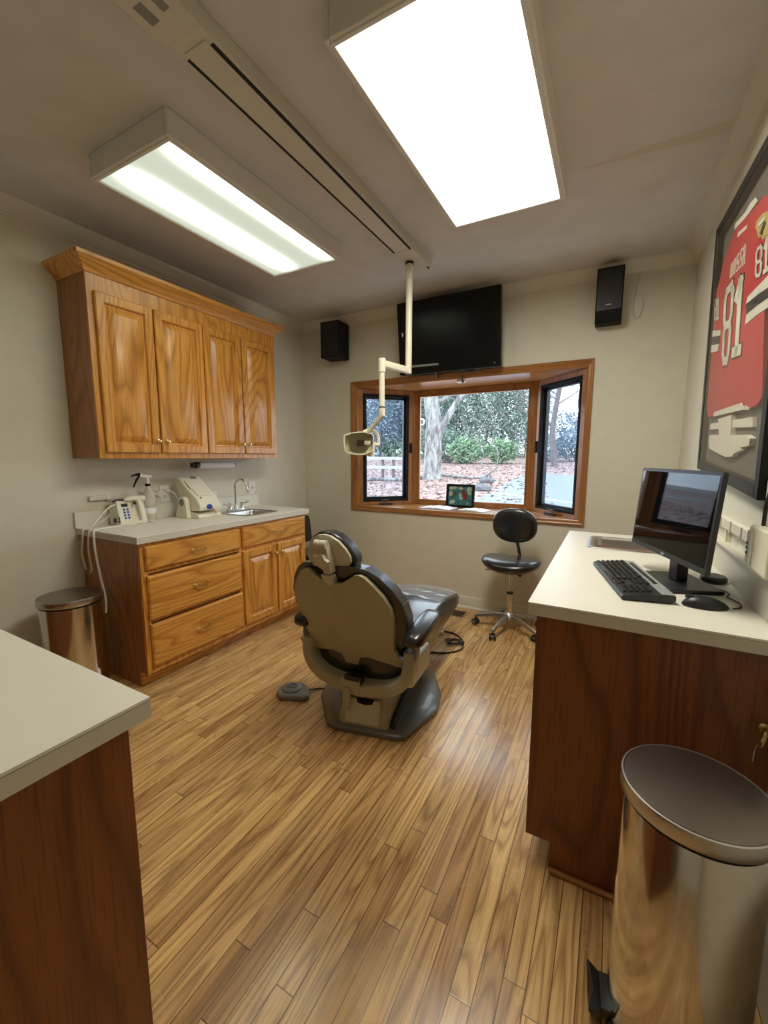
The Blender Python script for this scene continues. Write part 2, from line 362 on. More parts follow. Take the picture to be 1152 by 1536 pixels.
def unit(p, q, name, sash):
    p, q = Vector((*p, 0)), Vector((*q, 0)); d = (q-p); wd = d.length; d.normalize(); n = Vector((-d.y, d.x, 0))  # n points outside
    fn = lambda a, z, h: p + d*a + n*h + Vector((0, 0, z))
    def fr(bm, a0, a1, z0, z1, t, h0, h1, tz0=None, tz1=None):
        tz0 = tz0 or t; tz1 = tz1 or t
        for A in ((a0, a0+t, z0, z1), (a1-t, a1, z0, z1), (a0+t, a1-t, z0, z0+tz0), (a0+t, a1-t, z1-tz1, z1)):
            bm.prism([(A[0], A[2]), (A[1], A[2]), (A[1], A[3]), (A[0], A[3])], fn, h0, h1)
        return bm
    t = .05 if sash else .055
    fr(MB(), 0, wd, IZ0, IZ1, t, 0, .07, .035, .045).build(name, win_z, win, bevel=.003)
    g0, g1, gz0, gz1 = t, wd-t, IZ0+.035, IZ1-.045
    if sash:
        sc = fr(MB(), g0, g1, gz0, gz1, .022, -.004, .014).build('screen_frame', M['blackmat'], win, bevel=.002)
        so = fr(MB(), g0+.004, g1-.004, gz0+.004, gz1-.004, .042, .03, .065).build('sash', M['black'], win, bevel=.003)
        MB().prism([(g0+.02, gz0+.02), (g1-.02, gz0+.02), (g1-.02, gz1-.02), (g0+.02, gz1-.02)], fn, .006, .0065).build('insect_screen', M['screen'], sc)
        MB().prism([(g0+.04, gz0+.04), (g1-.04, gz0+.04), (g1-.04, gz1-.04), (g0+.04, gz1-.04)], fn, .045, .049).build('pane', M['glass'], so)
    else:
        fr(MB(), g0, g1, gz0, gz1, .018, .004, .03).build('glazing_bead', win_z, win, bevel=.003)
        MB().prism([(g0+.01, gz0+.01), (g1-.01, gz0+.01), (g1-.01, gz1-.01), (g0+.01, gz1-.01)], fn, .03, .035).build('pane', M['glass'], win)
    return fn, wd
fnL, wL = unit(A0, B0, 'side_frame', True)
fnC, wC = unit(B0, B1, 'centre_frame', False)
fnR, wR = unit(B1, A1, 'side_frame', True)
for x, y in (B0, B1):                                    # mullion posts at the bay's corners
    MB().cyl((x, y+.028, IZ0), (x, y+.028, IZ1), .036, n=8).build('mullion', win_z, win)
for fn, wd, a, sgn in ((fnL, wL, .28, 1), (fnR, wR, .30, -1)):   # crank operators and sash locks
    b = MB().prism(rrect(a-.07, a+.07, 0, .028, .012), lambda p_, q_, h: fn(p_, IZ0+.002+h, -.052+q_), 0, .02)
    b.tube([fn(a-.03*sgn, IZ0+.022, -.04), fn(a-.05*sgn, IZ0+.045, -.045), fn(a+.01*sgn, IZ0+.052, -.05)], .006)
    b.ball(fn(a+.015*sgn, IZ0+.052, -.05), .009)
    b.build('crank_handle', M['black'], win, bevel=.002)
    aa = wd-.028 if sgn == 1 else .028
    MB().prism([(aa-.012, 1.40), (aa+.012, 1.40), (aa+.012, 1.50), (aa-.012, 1.50)], fn, -.016, 0).build('sash_lock', M['blackmat'], win, bevel=.004)
# ------------------------------------------------------------------ doors / drawers facing +x or any facing
def panel(parent, name, fn, a0, a1, b0, b1, steps, mat):
    rings = [[fn(a0+i, b0+i, h), fn(a1-i, b0+i, h), fn(a1-i, b1-i, h), fn(a0+i, b1-i, h)] for i, h in steps]
    return MB().loft(rings).build(name, mat, parent, ang=25)
DOOR = [(0, 0), (0, .015), (.005, .021), (.048, .021), (.053, .016), (.055, .006), (.064, .005), (.068, .008), (.098, .0185), (.101, .0195)]
DRAW = [(0, 0), (0, .012), (.004, .017), (.010, .020)]
def knob(parent, c, ax=(1, 0, 0), r=.0155):
    MB().lathe([(.008, -.002), (.006, .004), (.0055, .012), (r*.8, .017), (r, .023), (r*.85, .029), (r*.3, .032)], c, ax, 18).build('knob', M['brass'], parent)
def pull(parent, x, y, z, half=.048, v=False):
    f = (lambda s: Vector((x, y+s, z))) if not v else (lambda s: Vector((x, y, z+s)))
    o = Vector((1, 0, 0))
    b = MB(); b.tube(bez([f(-half), f(-half)+o*.018, f(-half*.5)+o*.028-Vector((0, 0, .006)), f(0)+o*.030-Vector((0, 0, .008)), f(half*.5)+o*.028-Vector((0, 0, .006)), f(half)+o*.018, f(half)], 5), .0045, 8)
    for s in (-half, half): b.lathe([(.009, 0), (.008, .004), (.005, .006)], f(s), (1, 0, 0), 12)
    b.build('pull', M['brass'], parent)
fx = lambda x: (lambda a, b_, h: Vector((x+h, a, b_)))
# wall cabinet
wc = thing('wall_cabinet', 'honey oak wall cabinet with four raised panel doors above the left counter', 'cabinet', (.155, -1.482, 1.345))
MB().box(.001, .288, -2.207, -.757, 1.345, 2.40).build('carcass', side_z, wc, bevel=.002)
b = MB()
for y0, y1 in ((-2.207, -2.16), (-1.505, -1.46), (-.80, -.757)): b.box(.288, .306, y0, y1, 1.345, 2.40)
b.box(.288, .305, -2.16, -.80, 1.345, 1.40).box(.288, .305, -2.16, -.80, 2.255, 2.40)
b.build('face_frame', oak_z, wc, bevel=.001)
for y0, y1 in ((-2.175, -1.842), (-1.832, -1.482), (-1.472, -1.138), (-1.126, -.785)):
    panel(wc, 'door', fx(.306), y0, y1, 1.380, 2.270, DOOR, oak_z)
ds = [o for o in bpy.data.objects if o.parent == wc and o.name.startswith('door')]
for d, y in zip(ds, (-1.868, -1.806, -1.164, -1.100)): knob(d, (.325, y, 1.455))
prof = [(0, 0), (.006, 0), (.010, .012), (.014, .020), (.034, .042), (.044, .050), (.050, .060), (.060, .066), (.062, .085), (0, .085)]
rings = []
for c_, dx, dy in (((0.001, -2.207), 0, -1), ((.306, -2.207), 1, -1), ((.306, -.757), 1, 1), ((.001, -.757), 0, 1)):
    rings.append([Vector((c_[0]+a*dx, c_[1]+a*dy, 2.362+h)) for a, h in prof])
MB().loft(rings).build('crown_moulding', oak_y, wc, ang=30)
# base cabinet
bc = thing('base_cabinet', 'honey oak base cabinet with drawers and double doors under the left counter', 'cabinet', (.30, -1.482, 0))
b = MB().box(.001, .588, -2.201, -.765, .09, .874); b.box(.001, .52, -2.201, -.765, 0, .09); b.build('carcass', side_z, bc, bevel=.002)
MB().box(.52, .532, -2.20, -.766, 0, .088).build('toe_kick', oak_y, bc)
b = MB()
for y0, y1 in ((-2.201, -2.16), (-1.505, -1.455), (-.81, -.765)): b.box(.588, .607, y0, y1, .09, .874)
for z0, z1 in ((.09, .14), (.40, .42), (.69, .73), (.84, .874)): b.box(.588, .606, -2.16, -1.505, z0, z1)
for z0, z1 in ((.09, .14), (.67, .72), (.84, .874)): b.box(.588, .606, -1.455, -.81, z0, z1)
b.box(.588, .606, -1.15, -1.11, .14, .67)
b.build('face_frame', oak_z, bc, bevel=.001)
for y0, y1, z0, z1, pz in ((-2.178, -1.496, .712, .852, .778), (-2.176, -1.492, .415, .678, .552), (-2.174, -1.488, .128, .388, .262), (-1.472, -.784, .706, .856, .785)):
    d = panel(bc, 'drawer', fx(.607), y0, y1, z0, z1, DRAW, oak_y); pull(d, .627, (y0+y1)/2, pz)
for y0, y1, ky in ((-1.472, -1.138, -1.160), (-1.122, -.786, -1.100)):
    d = panel(bc, 'door', fx(.607), y0, y1, .130, .680, DOOR, oak_z); knob(d, (.626, ky, .612), r=.013)
# left countertop with sink cut-out and backsplash
def slab(x0, x1, y0, y1, hole, name, label, t=.04, z=.914, edge='x', extra=None):
    b = MB()
    if hole:
        hx0, hx1, hy0, hy1 = hole
        for A in ((x0, hx0, y0, y1), (hx1, x1, y0, y1), (hx0, hx1, y0, hy0), (hx0, hx1, hy1, y1)): b.box(A[0], A[1], A[2], A[3], z-.006, z)
        for A in ((x0, hx0, y0, y1), (hx1, x1, y0, y1), (hx0, hx1, y0, hy0), (hx0, hx1, hy1, y1)): b.box(A[0], A[1], A[2], A[3], z-t, z-.0072)
    else: b.box(x0, x1, y0, y1, z-.006, z); b.box(x0, x1, y0, y1, z-t, z-.0072)
    n = len(b.f)
    b.mi = [0 if (i // 6) < n//12 else 1 for i in range(n)]
    b.mat(2); b.box(x0+.0003, x1-.0003, y0+.0003, y1-.0003, z-.0074, z-.0058) if not hole else b.box(x0+.001, hx0, y0+.001, y1-.001, z-.0074, z-.0058).box(hx1, x1-.001, y0+.001, y1-.001, z-.0074, z-.0058)
    if extra: b.mat(0); extra(b)
    return tag(b.build(name, [M['laminate'], M['edge'], M['seam']]), label, 'countertop')
slab(.001, .632, -2.226, -.735, (.20, .50, -1.30, -1.00), 'countertop', 'cream laminate countertop with low backsplash on the left drawer cabinet',
     extra=lambda b: b.box(.0005, .020, -2.235, -.715, .9145, 1.012))
# far-left corner: black side chair behind the cabinet
ch = thing('side_chair', 'black side chair half hidden between the oak base cabinet and back wall', 'chair', (.38, -.40, 0))
b = MB(); b.prism(rrect(-.56, -.19, .50, .765, .04), lambda a, z, h: Vector((.20-(z-.5)*.12+h, a, z)), 0, .03); b.build('backrest', M['vinyl'], ch, bevel=.008)
MB().prism(rrect(.22, .62, -.58, -.18, .04), lambda a, c_, h: Vector((a, c_, h)), .40, .445).build('seat', M['vinyl'], ch, bevel=.012)
for y in (-.19, -.56): MB().tube([(.235, y, .44), (.215, y, .52)], .011).build('back_support', M['greyplastic'], ch)
for x in (.24, .60):
    for y in (-.56, -.20): MB().cyl((x, y, .41), (x, y, 0), .012).build('leg', M['greyplastic'], ch)
# ------------------------------------------------------------------ sinks
def sink(x0, x1, y0, y1, label, ledge, deep=.14):
    t = thing('sink', label, 'sink', ((x0+x1)/2, (y0+y1)/2, .914))
    fn = lambda a, b_, h: Vector((a, b_, .914+h))
    rim = rrect(x0, x1, y0, y1, .03); lx = x0+ledge
    def rg(i, z, r=.035): return [Vector((a, b_, .914+z)) for a, b_ in rrect(lx+i, x1-.022-i, y0+.022+i, y1-.022-i, r)]
    o = [Vector((a, b_, .9145)) for a, b_ in rim]; o2 = [Vector((a, b_, .9185)) for a, b_ in rrect(x0+.004, x1-.004, y0+.004, y1-.004, .028)]
    MB().loft([o, o2, rg(-.004, .0045), rg(0, .002), rg(.004, -.012), rg(.012, -deep+.02, .04), rg(.03, -deep, .05)], False).add(rg(.03, -deep, .05), [tuple(range(24))]).build('basin', M['steel_brushed'], t, ang=50)
    MB().lathe([(.03, 0), (.028, .003), (.012, .003), (.010, .001)], ((lx+x1)/2, (y0+y1)/2, .914-deep), (0, 0, 1), 20).build('drain', M['chrome'], t)
    return t
sink(.175, .525, -1.335, -.985, 'small steel drop-in sink at the window end of the left counter', .07)
fc = thing('faucet', 'chrome gooseneck faucet with two lever handles behind the left sink', 'faucet', (.205, -1.15, .918))
MB().prism(rrect(.182, .228, -1.24, -1.06, .022), lambda a, b_, h: Vector((a, b_, .9188+h)), 0, .014).build('deck_plate', M['chrome'], fc, bevel=.004)
b = MB(); b.lathe([(.017, 0), (.015, .02), (.010, .035)], (.205, -1.15, .932)); b.tube([(.205, -1.15, .95)]+[(.205, -1.15, .96+.16*i/5) for i in range(6)]+[(.205+.055-.055*math.cos(R(a)), -1.15+.02*(a/180), 1.12+.055*math.sin(R(a))) for a in range(20, 161, 20)]+[(.318, -1.128, 1.105), (.324, -1.126, 1.085)], .0085, 12)
b.lathe([(.011, 0), (.011, .018)], (.323, -1.126, 1.072)); b.build('spout', M['chrome'], fc)
for s in (-1, 1):
    y = -1.15+s*.062
    b = MB(); b.lathe([(.019, 0), (.018, .012), (.014, .03), (.016, .042), (.008, .052)], (.205, y, .932)); b.tube([(.205, y, .968), (.208, y+s*.03, .972), (.212, y+s*.062, .980)], [.007, .005, .006]); b.ball((.212, y+s*.065, .981), .008)
    b.build('lever_handle', M['chrome'], fc)
# paper roll on its under-cabinet holder
hd = thing('paper_roll_holder', 'wire and black roll holder hung beneath the oak wall cabinet', 'holder', (.15, -1.46, 1.29))
MB().tube(bez([(.15, -1.53, 1.345), (.15, -1.535, 1.32), (.15, -1.52, 1.297), (.15, -1.49, 1.293)], 5), .0025).build('wire_arm', M['chrome'], hd); MB().tube([(.15, -1.09, 1.345), (.15, -1.085, 1.30), (.15, -1.105, 1.292)], .0025).build('wire_arm', M['chrome'], hd)
MB().cyl((.15, -1.50, 1.293), (.15, -1.484, 1.293), .020).cyl((.15, -1.484, 1.293), (.15, -1.472, 1.293), .012).cyl((.15, -1.472, 1.293), (.15, -1.446, 1.293), .024).cyl((.15, -1.108, 1.293), (.15, -1.098, 1.293), .018).cyl((.15, -1.446, 1.293), (.15, -1.10, 1.293), .009).build('roller', M['black'], hd, bevel=.002)
tag(MB().lathe([(.011, 0), (.025, 0), (.026, .002), (.026, .322), (.025, .324), (.011, .324)], (.15, -1.436, 1.293), (0, 1, 0), 28).build('paper_roll', M['paper']), 'nearly spent white paper roll on the holder under the wall cabinet', 'paper roll')
# outlets and switch on the left wall
def plate(y0, y1, z0, z1, label, kind, x=.0005):
    t = thing(kind, label, 'outlet' if kind != 'light_switch' else 'switch', (x, (y0+y1)/2, z0))
    MB().prism(rrect(y0, y1, z0, z1, .006), lambda a, b_, h: Vector((x+h, a, b_)), 0, .008).build('cover_plate', M['white'], t, bevel=.002)
    return t
t = plate(-1.668, -1.594, 1.027, 1.145, 'ivory wall outlet with a plugged cord beside the spray bottle', 'wall_outlet')
b = MB()
for z in (1.063, 1.108): b.prism(rrect(-1.648, -1.614, z-.014, z+.014, .010), lambda a, b_, h: Vector((.0085+h, a, b_)), 0, .004)
b.build('receptacle', M['cream'], t)
for z in (1.063, 1.108):
    for y in (-1.638, -1.624): MB().box(.0126, .0132, y-.0015, y+.0015, z-.002, z+.008).build('socket_slot', M['blackmat'], t)
t = plate(-.812, -.738, 1.020, 1.132, 'white wall switch plate to the right of the chrome faucet', 'light_switch')
MB().box(.0085, .014, -.788, -.762, 1.05, 1.10).build('rocker', M['cream'], t, bevel=.002); MB().box(.0141, .0165, -.782, -.768, 1.068, 1.082).build('toggle', M['greyplastic'], t)
t = plate(-1.232, -1.168, .985, 1.07, 'white wall outlet between the tilted machine and the faucet', 'wall_outlet'); MB().box(.0085, .012, -1.217, -1.183, 1.0, 1.055).build('receptacle', M['cream'], t, bevel=.002)
# raceway strip on the left wall
t = thing('cable_raceway', 'painted cable raceway strip along the left wall above the backsplash', 'raceway', (.012, -1.9, 1.07))
MB().box(.0005, .022, -2.145, -1.672, 1.076, 1.106).build('channel', M['trim'], t, bevel=.004); MB().box(.0005, .027, -2.042, -2.028, 1.073, 1.109).build('clip', M['cream'], t, bevel=.002); MB().box(.0005, .027, -1.70, -1.676, 1.072, 1.110).build('clip', M['cream'], t, bevel=.002)
# curing unit
cu = thing('curing_unit', 'ivory tabletop curing unit with blue keypad at the near end of the left counter', 'dental device', (.10, -1.95, .914))
prof = [(.035, 0), (.165, 0), (.160, .020), (.125, .155), (.115, .165), (.055, .165), (.040, .150)]
MB().loft([[Vector((x, y, .9145+z)) for x, z in prof] for y in (-2.045, -1.865)]).build('housing', M['cream'], cu, bevel=.008, seg=3)
MB().prism(rrect(.035, .185, -1.86, -1.82, .015), lambda a, b_, h: Vector((a, b_, .9145+h)), 0, .008).build('foot', M['cream'], cu, bevel=.003)
fp = lambda y, s, h: Vector((.160-.035*s/.135*1.0+.0+h, y, .9345+s))          # sloping front face
MB().prism([(-2.018, .098), (-1.978, .098), (-1.978, .118), (-2.018, .118)], fp, .001, .003).build('display', M['display'], cu)
for i in range(4):
    for y in (-2.006, -1.984): MB().prism(rrect(y-.006, y+.006, .020+.018*i, .032+.018*i, .003), fp, .001, .0035).build('key', M['blue'], cu)
for q in ((.15, .158, .935, .95), (.15, .158, .955, .97), (.09, .12, .93, .96)): MB().box(q[0], q[1], -2.049, -2.044, q[2], q[3]).build('socket', M['black'], cu)
hp = thing('handpiece', 'ivory pistol shaped handpiece resting on the keypad curing unit', 'dental handpiece', (.135, -1.92, 1.0))
b = MB(); b.tube([(.13, -1.985, 1.078), (.135, -1.95, 1.083), (.14, -1.90, 1.080), (.143, -1.872, 1.078)], [.015, .019, .021, .018], 16); b.tube([(.143, -1.915, 1.07), (.172, -1.915, 1.02), (.180, -1.912, .965)], [.017, .016, .014], 14); b.build('body', M['ivorymetal'], hp)
MB().cyl((.131, -1.982, 1.078), (.128, -1.998, 1.077), .013, .010).build('nozzle', M['cream'], hp)
MB().tube(bez([(.128, -1.998, 1.077), (.12, -2.03, 1.078), (.115, -2.06, 1.068)], 5), .006).build('tip', M['black'], hp); MB().box(.150, .164, -1.952, -1.938, 1.045, 1.062).build('switch_button', M['black'], hp)
def cord(name, pts, r, mat, label, cat='cord', group=None, n=6):
    return tag(MB().tube(bez(pts, n), r, 8).build(name, mat), label, cat, group)
cord('power_cord', [(.18, -1.912, .962), (.19, -1.925, .935), (.20, -1.99, .922), (.19, -2.08, .921), (.20, -2.16, .921), (.22, -2.222, .921), (.235, -2.243, .905), (.25, -2.25, .80), (.29, -2.255, .66), (.335, -2.26, .53), (.33, -2.262, .44)], .0065, M['cord'], 'ivory cord from the handpiece hanging lowest down the cabinet side')
cord('power_cord', [(.125, -2.052, 1.05), (.15, -2.10, 1.04), (.17, -2.17, .99), (.18, -2.225, .935), (.18, -2.243, .90), (.17, -2.248, .80), (.19, -2.25, .69), (.17, -2.25, .66)], .005, M['cord'], 'ivory cord arching from top of the curing unit down behind the bin lid')
cord('power_cord', [(.06, -2.052, .98), (.07, -2.12, .935), (.09, -2.20, .921), (.10, -2.232, .91), (.105, -2.243, .86), (.10, -2.25, .76), (.13, -2.25, .67)], .005, M['cord'], 'ivory cord nearest the left wall dropping off the counter end')
# spray bottle
sb = thing('spray_bottle', 'clear spray bottle with white head and black trigger on the left counter', 'bottle', (.105, -1.815, .914))
MB().lathe([(.036, 0), (.042, .004), (.043, .06), (.043, .092), (.039, .10), (.044, .115), (.045, .145), (.038, .182), (.022, .215), (.013, .235), (.013, .25)], (.105, -1.815, .9145), n=28).build('bottle_body', M['bottle'], sb)
MB().lathe([(.0435, .055), (.0438, .056), (.0438, .090), (.0435, .091)], (.105, -1.815, .9145), n=28, cap=False).build('label', M['paper'], sb)
MB().cyl((.105, -1.815, 1.155), (.105, -1.815, 1.172), .017).build('collar', M['blackmat'], sb)
b = MB(); b.tube([(.105, -1.815, 1.17), (.105, -1.815, 1.205), (.107, -1.82, 1.222)], [.011, .011, .014]); b.sweep([(.105, -1.79, 1.218), (.108, -1.84, 1.226), (.115, -1.875, 1.236)], rrect(-.011, .011, -.012, .012, .004, 3)); b.build('spray_head', M['white'], sb, bevel=.001)
MB().cyl((.115, -1.87, 1.236), (.120, -1.90, 1.236), .010, .008).tube([(.116, -1.875, 1.228), (.122, -1.90, 1.20), (.118, -1.905, 1.185), (.125, -1.925, 1.155)], [.007, .007, .006, .005]).cyl((.119, -1.90, 1.236), (.122, -1.93, 1.228), .005).build('trigger', M['blackmat'], sb)
# tilted machine with round pivots
mc = thing('tabletop_machine', 'ivory tilted tabletop machine with blue knob on the left counter', 'dental device', (.20, -1.50, .914))
MB().loft([[Vector((x, y, .9145+z)) for x, z in ((.085, 0), (.33, 0), (.335, .012), (.32, .03), (.24, .045), (.085, .045))] for y in (-1.60, -1.40)]).build('base', M['cream'], mc, bevel=.006, seg=3)
for y0, y1, nm in ((-1.635, -1.598, 1), (-1.402, -1.378, 0)):
    pts = [(.115, 0), (.255, 0), (.245, .08)] + [(.20+.043*math.cos(R(a)), .112+.043*math.sin(R(a))) for a in range(-10, 200, 20)]
    o = MB().loft([[Vector((x, y, .9145+z)) for x, z in pts] for y in (y0, y1)]).build('pivot_bracket', M['cream'], mc, bevel=.007, seg=3)
    if nm: MB().cyl((.20, y0-.001, 1.0275), (.20, y0+.008, 1.0275), .026, n=28).build('pivot_cap', M['greyplastic'], o)
hood = [(.335, .055), (.345, .085), (.33, .115), (.30, .150), (.235, .195), (.155, .262), (.120, .288), (.085, .288), (.075, .26), (.10, .19), (.16, .10), (.22, .045)]
MB().loft([[Vector((x+.0, y, .9145+z)) for x, z in hood] for y in (-1.593, -1.41)]).build('hood', M['ivorymetal'], mc, bevel=.010, seg=3)
nrm = Vector((.64, 0, .77)).normalized()
def onhood(y, s, h): return Vector((.30, y, 1.0645)) + Vector((-.145, 0, .112)).normalized()*s + nrm*h
MB().prism(rrect(-1.565, -1.44, .01, .10, .01), onhood, .0, .006).build('cover_panel', M['cream'], mc, bevel=.002)
MB().prism([(-1.575, .10), (-1.570, .10), (-1.570, .185), (-1.575, .185)], onhood, -.004, .0015).build('slot', M['black'], mc); MB().prism(rrect(-1.560, -1.548, -.012, .0, .003), onhood, .0, .0015).build('indicator', M['black'], mc)
MB().prism(rrect(-1.50, -1.45, .205, .235, .014), onhood, -.016, .006).build('vent_cap', M['greyplastic'], mc, bevel=.003)
MB().lathe([(.008, 0), (.010, .004), (.018, .008), (.020, .016), (.018, .026), (.006, .030)], (.333, -1.515, .995), (1, -.15, .1), 12).build('knob', M['blue'], mc)
MB().tube([(.345, -1.49, .985), (.352, -1.475, .968), (.355, -1.465, .945)], [.004, .005, .008]).build('brush', M['orange'], mc)
cord('plug_cord', [(.016, -1.625, 1.108), (.05, -1.60, 1.10), (.075, -1.58, 1.06), (.07, -1.56, 1.0), (.06, -1.54, .95), (.09, -1.5, .922)], .005, M['white'], 'white plug cord looping from the outlet behind the tilted machine')
# ------------------------------------------------------------------ near-left cabinet
nc = thing('base_cabinet', 'red-brown veneered cabinet in the near left foreground', 'cabinet', (1.1, -3.70, 0))
MB().box(.004, 2.145, -4.30, -3.145, 0, .874).build('carcass', veneer, nc, bevel=.002)
slab(.002, 2.175, -4.32, -3.119, None, 'countertop', 'cream laminate countertop in the near left corner of the photo')
# ------------------------------------------------------------------ right cabinet
XR = 2.699
rc = thing('base_cabinet', 'red-brown oak veneer cabinet end panel under the computer counter', 'cabinet', (3.0, -1.5, 0))
b = MB(); b.prism([(XR+.10, 0), (W-.002, 0), (W-.002, .872), (XR+.047, .872), (XR+.047, .10), (XR+.10, .10)], lambda a, z, h: Vector((a, -2.197+h, z)), 0, 1.37)
b.build('carcass', veneer, rc, bevel=.0015)
b = MB(); b.prism([(XR+.10, 0), (W-.002, 0), (W-.002, .872), (XR+.025, .872), (XR+.025, .10), (XR+.10, .10)], lambda a, z, h: Vector((a, -2.215+h, z)), 0, .018)
b.build('end_panel', veneer, rc)
MB().box(XR+.102, W-.003, -2.233, -2.2155, 0, .018).build('shoe_moulding', win_x, rc, bevel=.007, seg=3)
for y0, y1 in ((-2.19, -1.52), (-1.50, -.84)):
    panel(rc, 'door', (lambda a, b_, h: Vector((XR+.047-h, -a, b_))), -y1, -y0, .13, .85, DOOR, veneer)
slab(XR, W-.001, -2.240, -.797, (2.825, 3.185, -1.268, -.955), 'countertop', 'cream laminate computer countertop along the right wall', z=.9123)
sink(2.815, 3.195, -1.278, -.945, 'shallow steel drop-in sink beyond the keyboard on the computer counter', .03, .12)
hk = thing('brass_hook', 'small brass hook with a wire loop at the right edge of the veneer panel', 'hook', (3.285, -2.235, .62))
MB().lathe([(.013, 0), (.011, .006), (.006, .008)], (3.283, -2.2155, .675), (0, -1, 0), 14).tube(bez([(3.283, -2.22, .675), (3.280, -2.245, .672), (3.274, -2.255, .655), (3.272, -2.25, .64)], 4), .0055).build('hook_body', M['brass'], hk)
MB().tube(bez([(3.274, -2.25, .66), (3.264, -2.247, .63), (3.262, -2.245, .59)], 5), .002).build('wire_loop', M['steel'], hk)
# backsplash board and ledge on the right wall
t = thing('backsplash', 'low painted backsplash board with ledge behind the computer counter', 'backsplash', (W-.01, -1.5, .914))
MB().box(W-.012, W-.001, -2.10, -.80, .9135, 1.03).build('board', M['edge'], t); MB().box(W-.032, W-.001, -2.10, -.80, 1.03, 1.042).build('ledge', M['cream'], t, bevel=.003)
t = thing('cable_raceway', 'ivory cable raceway with covers on the right wall below the framed jersey', 'raceway', (W-.02, -1.6, 1.09))
MB().box(W-.022, W-.0005, -1.95, -1.0, 1.092, 1.130).build('channel', M['cream'], t, bevel=.004)
for y in (-1.806, -1.666, -1.514): MB().box(W-.027, W-.022, y-.006, y+.006, 1.09, 1.132).build('joint_cover', M['ivorymetal'], t, bevel=.002)
MB().box(W-.016, W-.0005, -1.578, -1.560, 1.042, 1.092).build('riser', M['cream'], t)
t = thing('wall_box', 'ivory plastic wall box with small black ports at the photo\'s right edge', 'junction box', (W-.03, -2.03, 1.045))
MB().box(W-.045, W-.0005, -2.16, -1.985, 1.043, 1.165).build('case', M['cream'], t, bevel=.006)
MB().box(W-.038, W-.012, -1.9848, -1.982, 1.055, 1.150).build('port_panel', M['ivorymetal'], t)
fw = lambda y, z, h: Vector((W-.0605-h, y, z))
MB().box(W-.050, W-.045, -2.035, -1.992, 1.055, 1.150).build('port_panel', M['white'], t, bevel=.002)
b = MB()
for z in (1.085, 1.100, 1.113): b.box(W-.052, W-.0495, -2.008, -1.998, z-.004, z+.003)
b.build('port', M['black'], t)
tag(MB().box(W-.018, W-.0005, -2.02, -1.985, 1.166, 1.30).build('wall_conduit', M['cream'], bevel=.003), 'short ivory conduit rising from the wall box to the framed jersey', 'conduit')
cord('display_cable', [(W-.026, -2.03, 1.168), (W-.026, -2.03, 1.20), (W-.024, -2.03, 1.24), (W-.014, -2.03, 1.30)], .005, M['bcord'], 'black cable running up beside the conduit below the jersey frame')
# ------------------------------------------------------------------ monitor, keyboard, mouse
mo = thing('computer_monitor', 'black flat computer monitor reflecting the window on the right counter', 'monitor', (3.135, -1.80, .913), rz=-1.232)
ti = .071
def mf(a, h, d):                                        # a across, h up, d towards the viewer; local frame
    return Vector((a, 0, .247)) + Vector((0, -1, 0))*(d*math.cos(ti)+h*0) + Vector((0, math.sin(ti), math.cos(ti)))*h + Vector((0, 0, math.sin(ti)))*d + Vector((-.018, .0, 0))
# screen centre sits at local (~-.02, -.03)
w2, h2 = .256, .154
MB().prism(rrect(-w2, w2, -h2, h2, .006, 3), lambda a, b_, d: mf(a, b_, d+.03), .0, .014).build('bezel', M['black'], mo, world=False, bevel=.002)
MB().prism([(-w2+.012, -h2+.020), (w2-.012, -h2+.020), (w2-.012, h2-.012), (-w2+.012, h2-.012)], lambda a, b_, d: mf(a, b_, d+.0441), 0, .0006).build('screen', M['gloss'], mo, world=False)
MB().loft([[mf(a, b_, .020) for a, b_ in rrect(-w2+.02, w2-.02, -h2+.02, h2-.03, .02)], [mf(a, b_, -.012) for a, b_ in rrect(-w2+.09, w2-.09, -h2+.06, h2-.08, .02)]]).build('back_shell', M['black'], mo, world=False)
MB().prism(rrect(-.012, .012, -h2+.006, -h2+.013, .003), lambda a, b_, d: mf(a, b_, d+.044), 0, .001).build('badge', M['silver'], mo, world=False)
MB().box(-.055, .005, -.012, .025, .012, .20).build('neck', M['black'], mo, world=False, bevel=.006)
MB().prism(rrect(-.13, .11, -.085, .085, .01), lambda a, b_, h: Vector((a, b_, .0015+h)), 0, .012).build('stand_base', M['black'], mo, world=False, bevel=.003)
P0, P1, P2, P3 = Vector((2.855, -1.64, 0)), Vector((2.953, -2.085, 0)), Vector((3.112, -2.058, 0)), Vector((2.985, -1.60, 0))
kd = (P1-P0).normalized(); kang = math.atan2(kd.y, kd.x)
kb = thing('keyboard', 'black keyboard with silver strip lying beside the monitor', 'keyboard', ((P0+P1)/2).to_tuple()[:2]+(.9125,), rz=kang)
KW, KD = .452, .150                                       # local +x along the long side, +y towards the monitor
sec = [(0, .006), (.004, .016), (.02, .018), (KD-.03, .028), (KD, .026), (KD, .008), (KD-.01, .002), (.008, .002)]
MB().loft([[Vector((x, y, z)) for y, z in sec] for x in (-KW/2, KW/2)]).build('case', M['black'], kb, world=False, bevel=.004)
kz = lambda y: .018+(y-.02)*.09
MB().add([(-KW/2+.004, .112, kz(.112)+.002), (KW/2-.004, .112, kz(.112)+.002), (KW/2-.004, KD-.002, .0285), (-KW/2+.004, KD-.002, .0285), (-KW/2+.004, .112, .012), (KW/2-.004, .112, .012), (KW/2-.004, KD-.002, .012), (-KW/2+.004, KD-.002, .012)], [(0, 1, 2, 3), (4, 5, 6, 7), (0, 1, 5, 4), (1, 2, 6, 5), (2, 3, 7, 6), (3, 0, 4, 7)]).build('silver_strip', M['silver'], kb, world=False, bevel=.001)
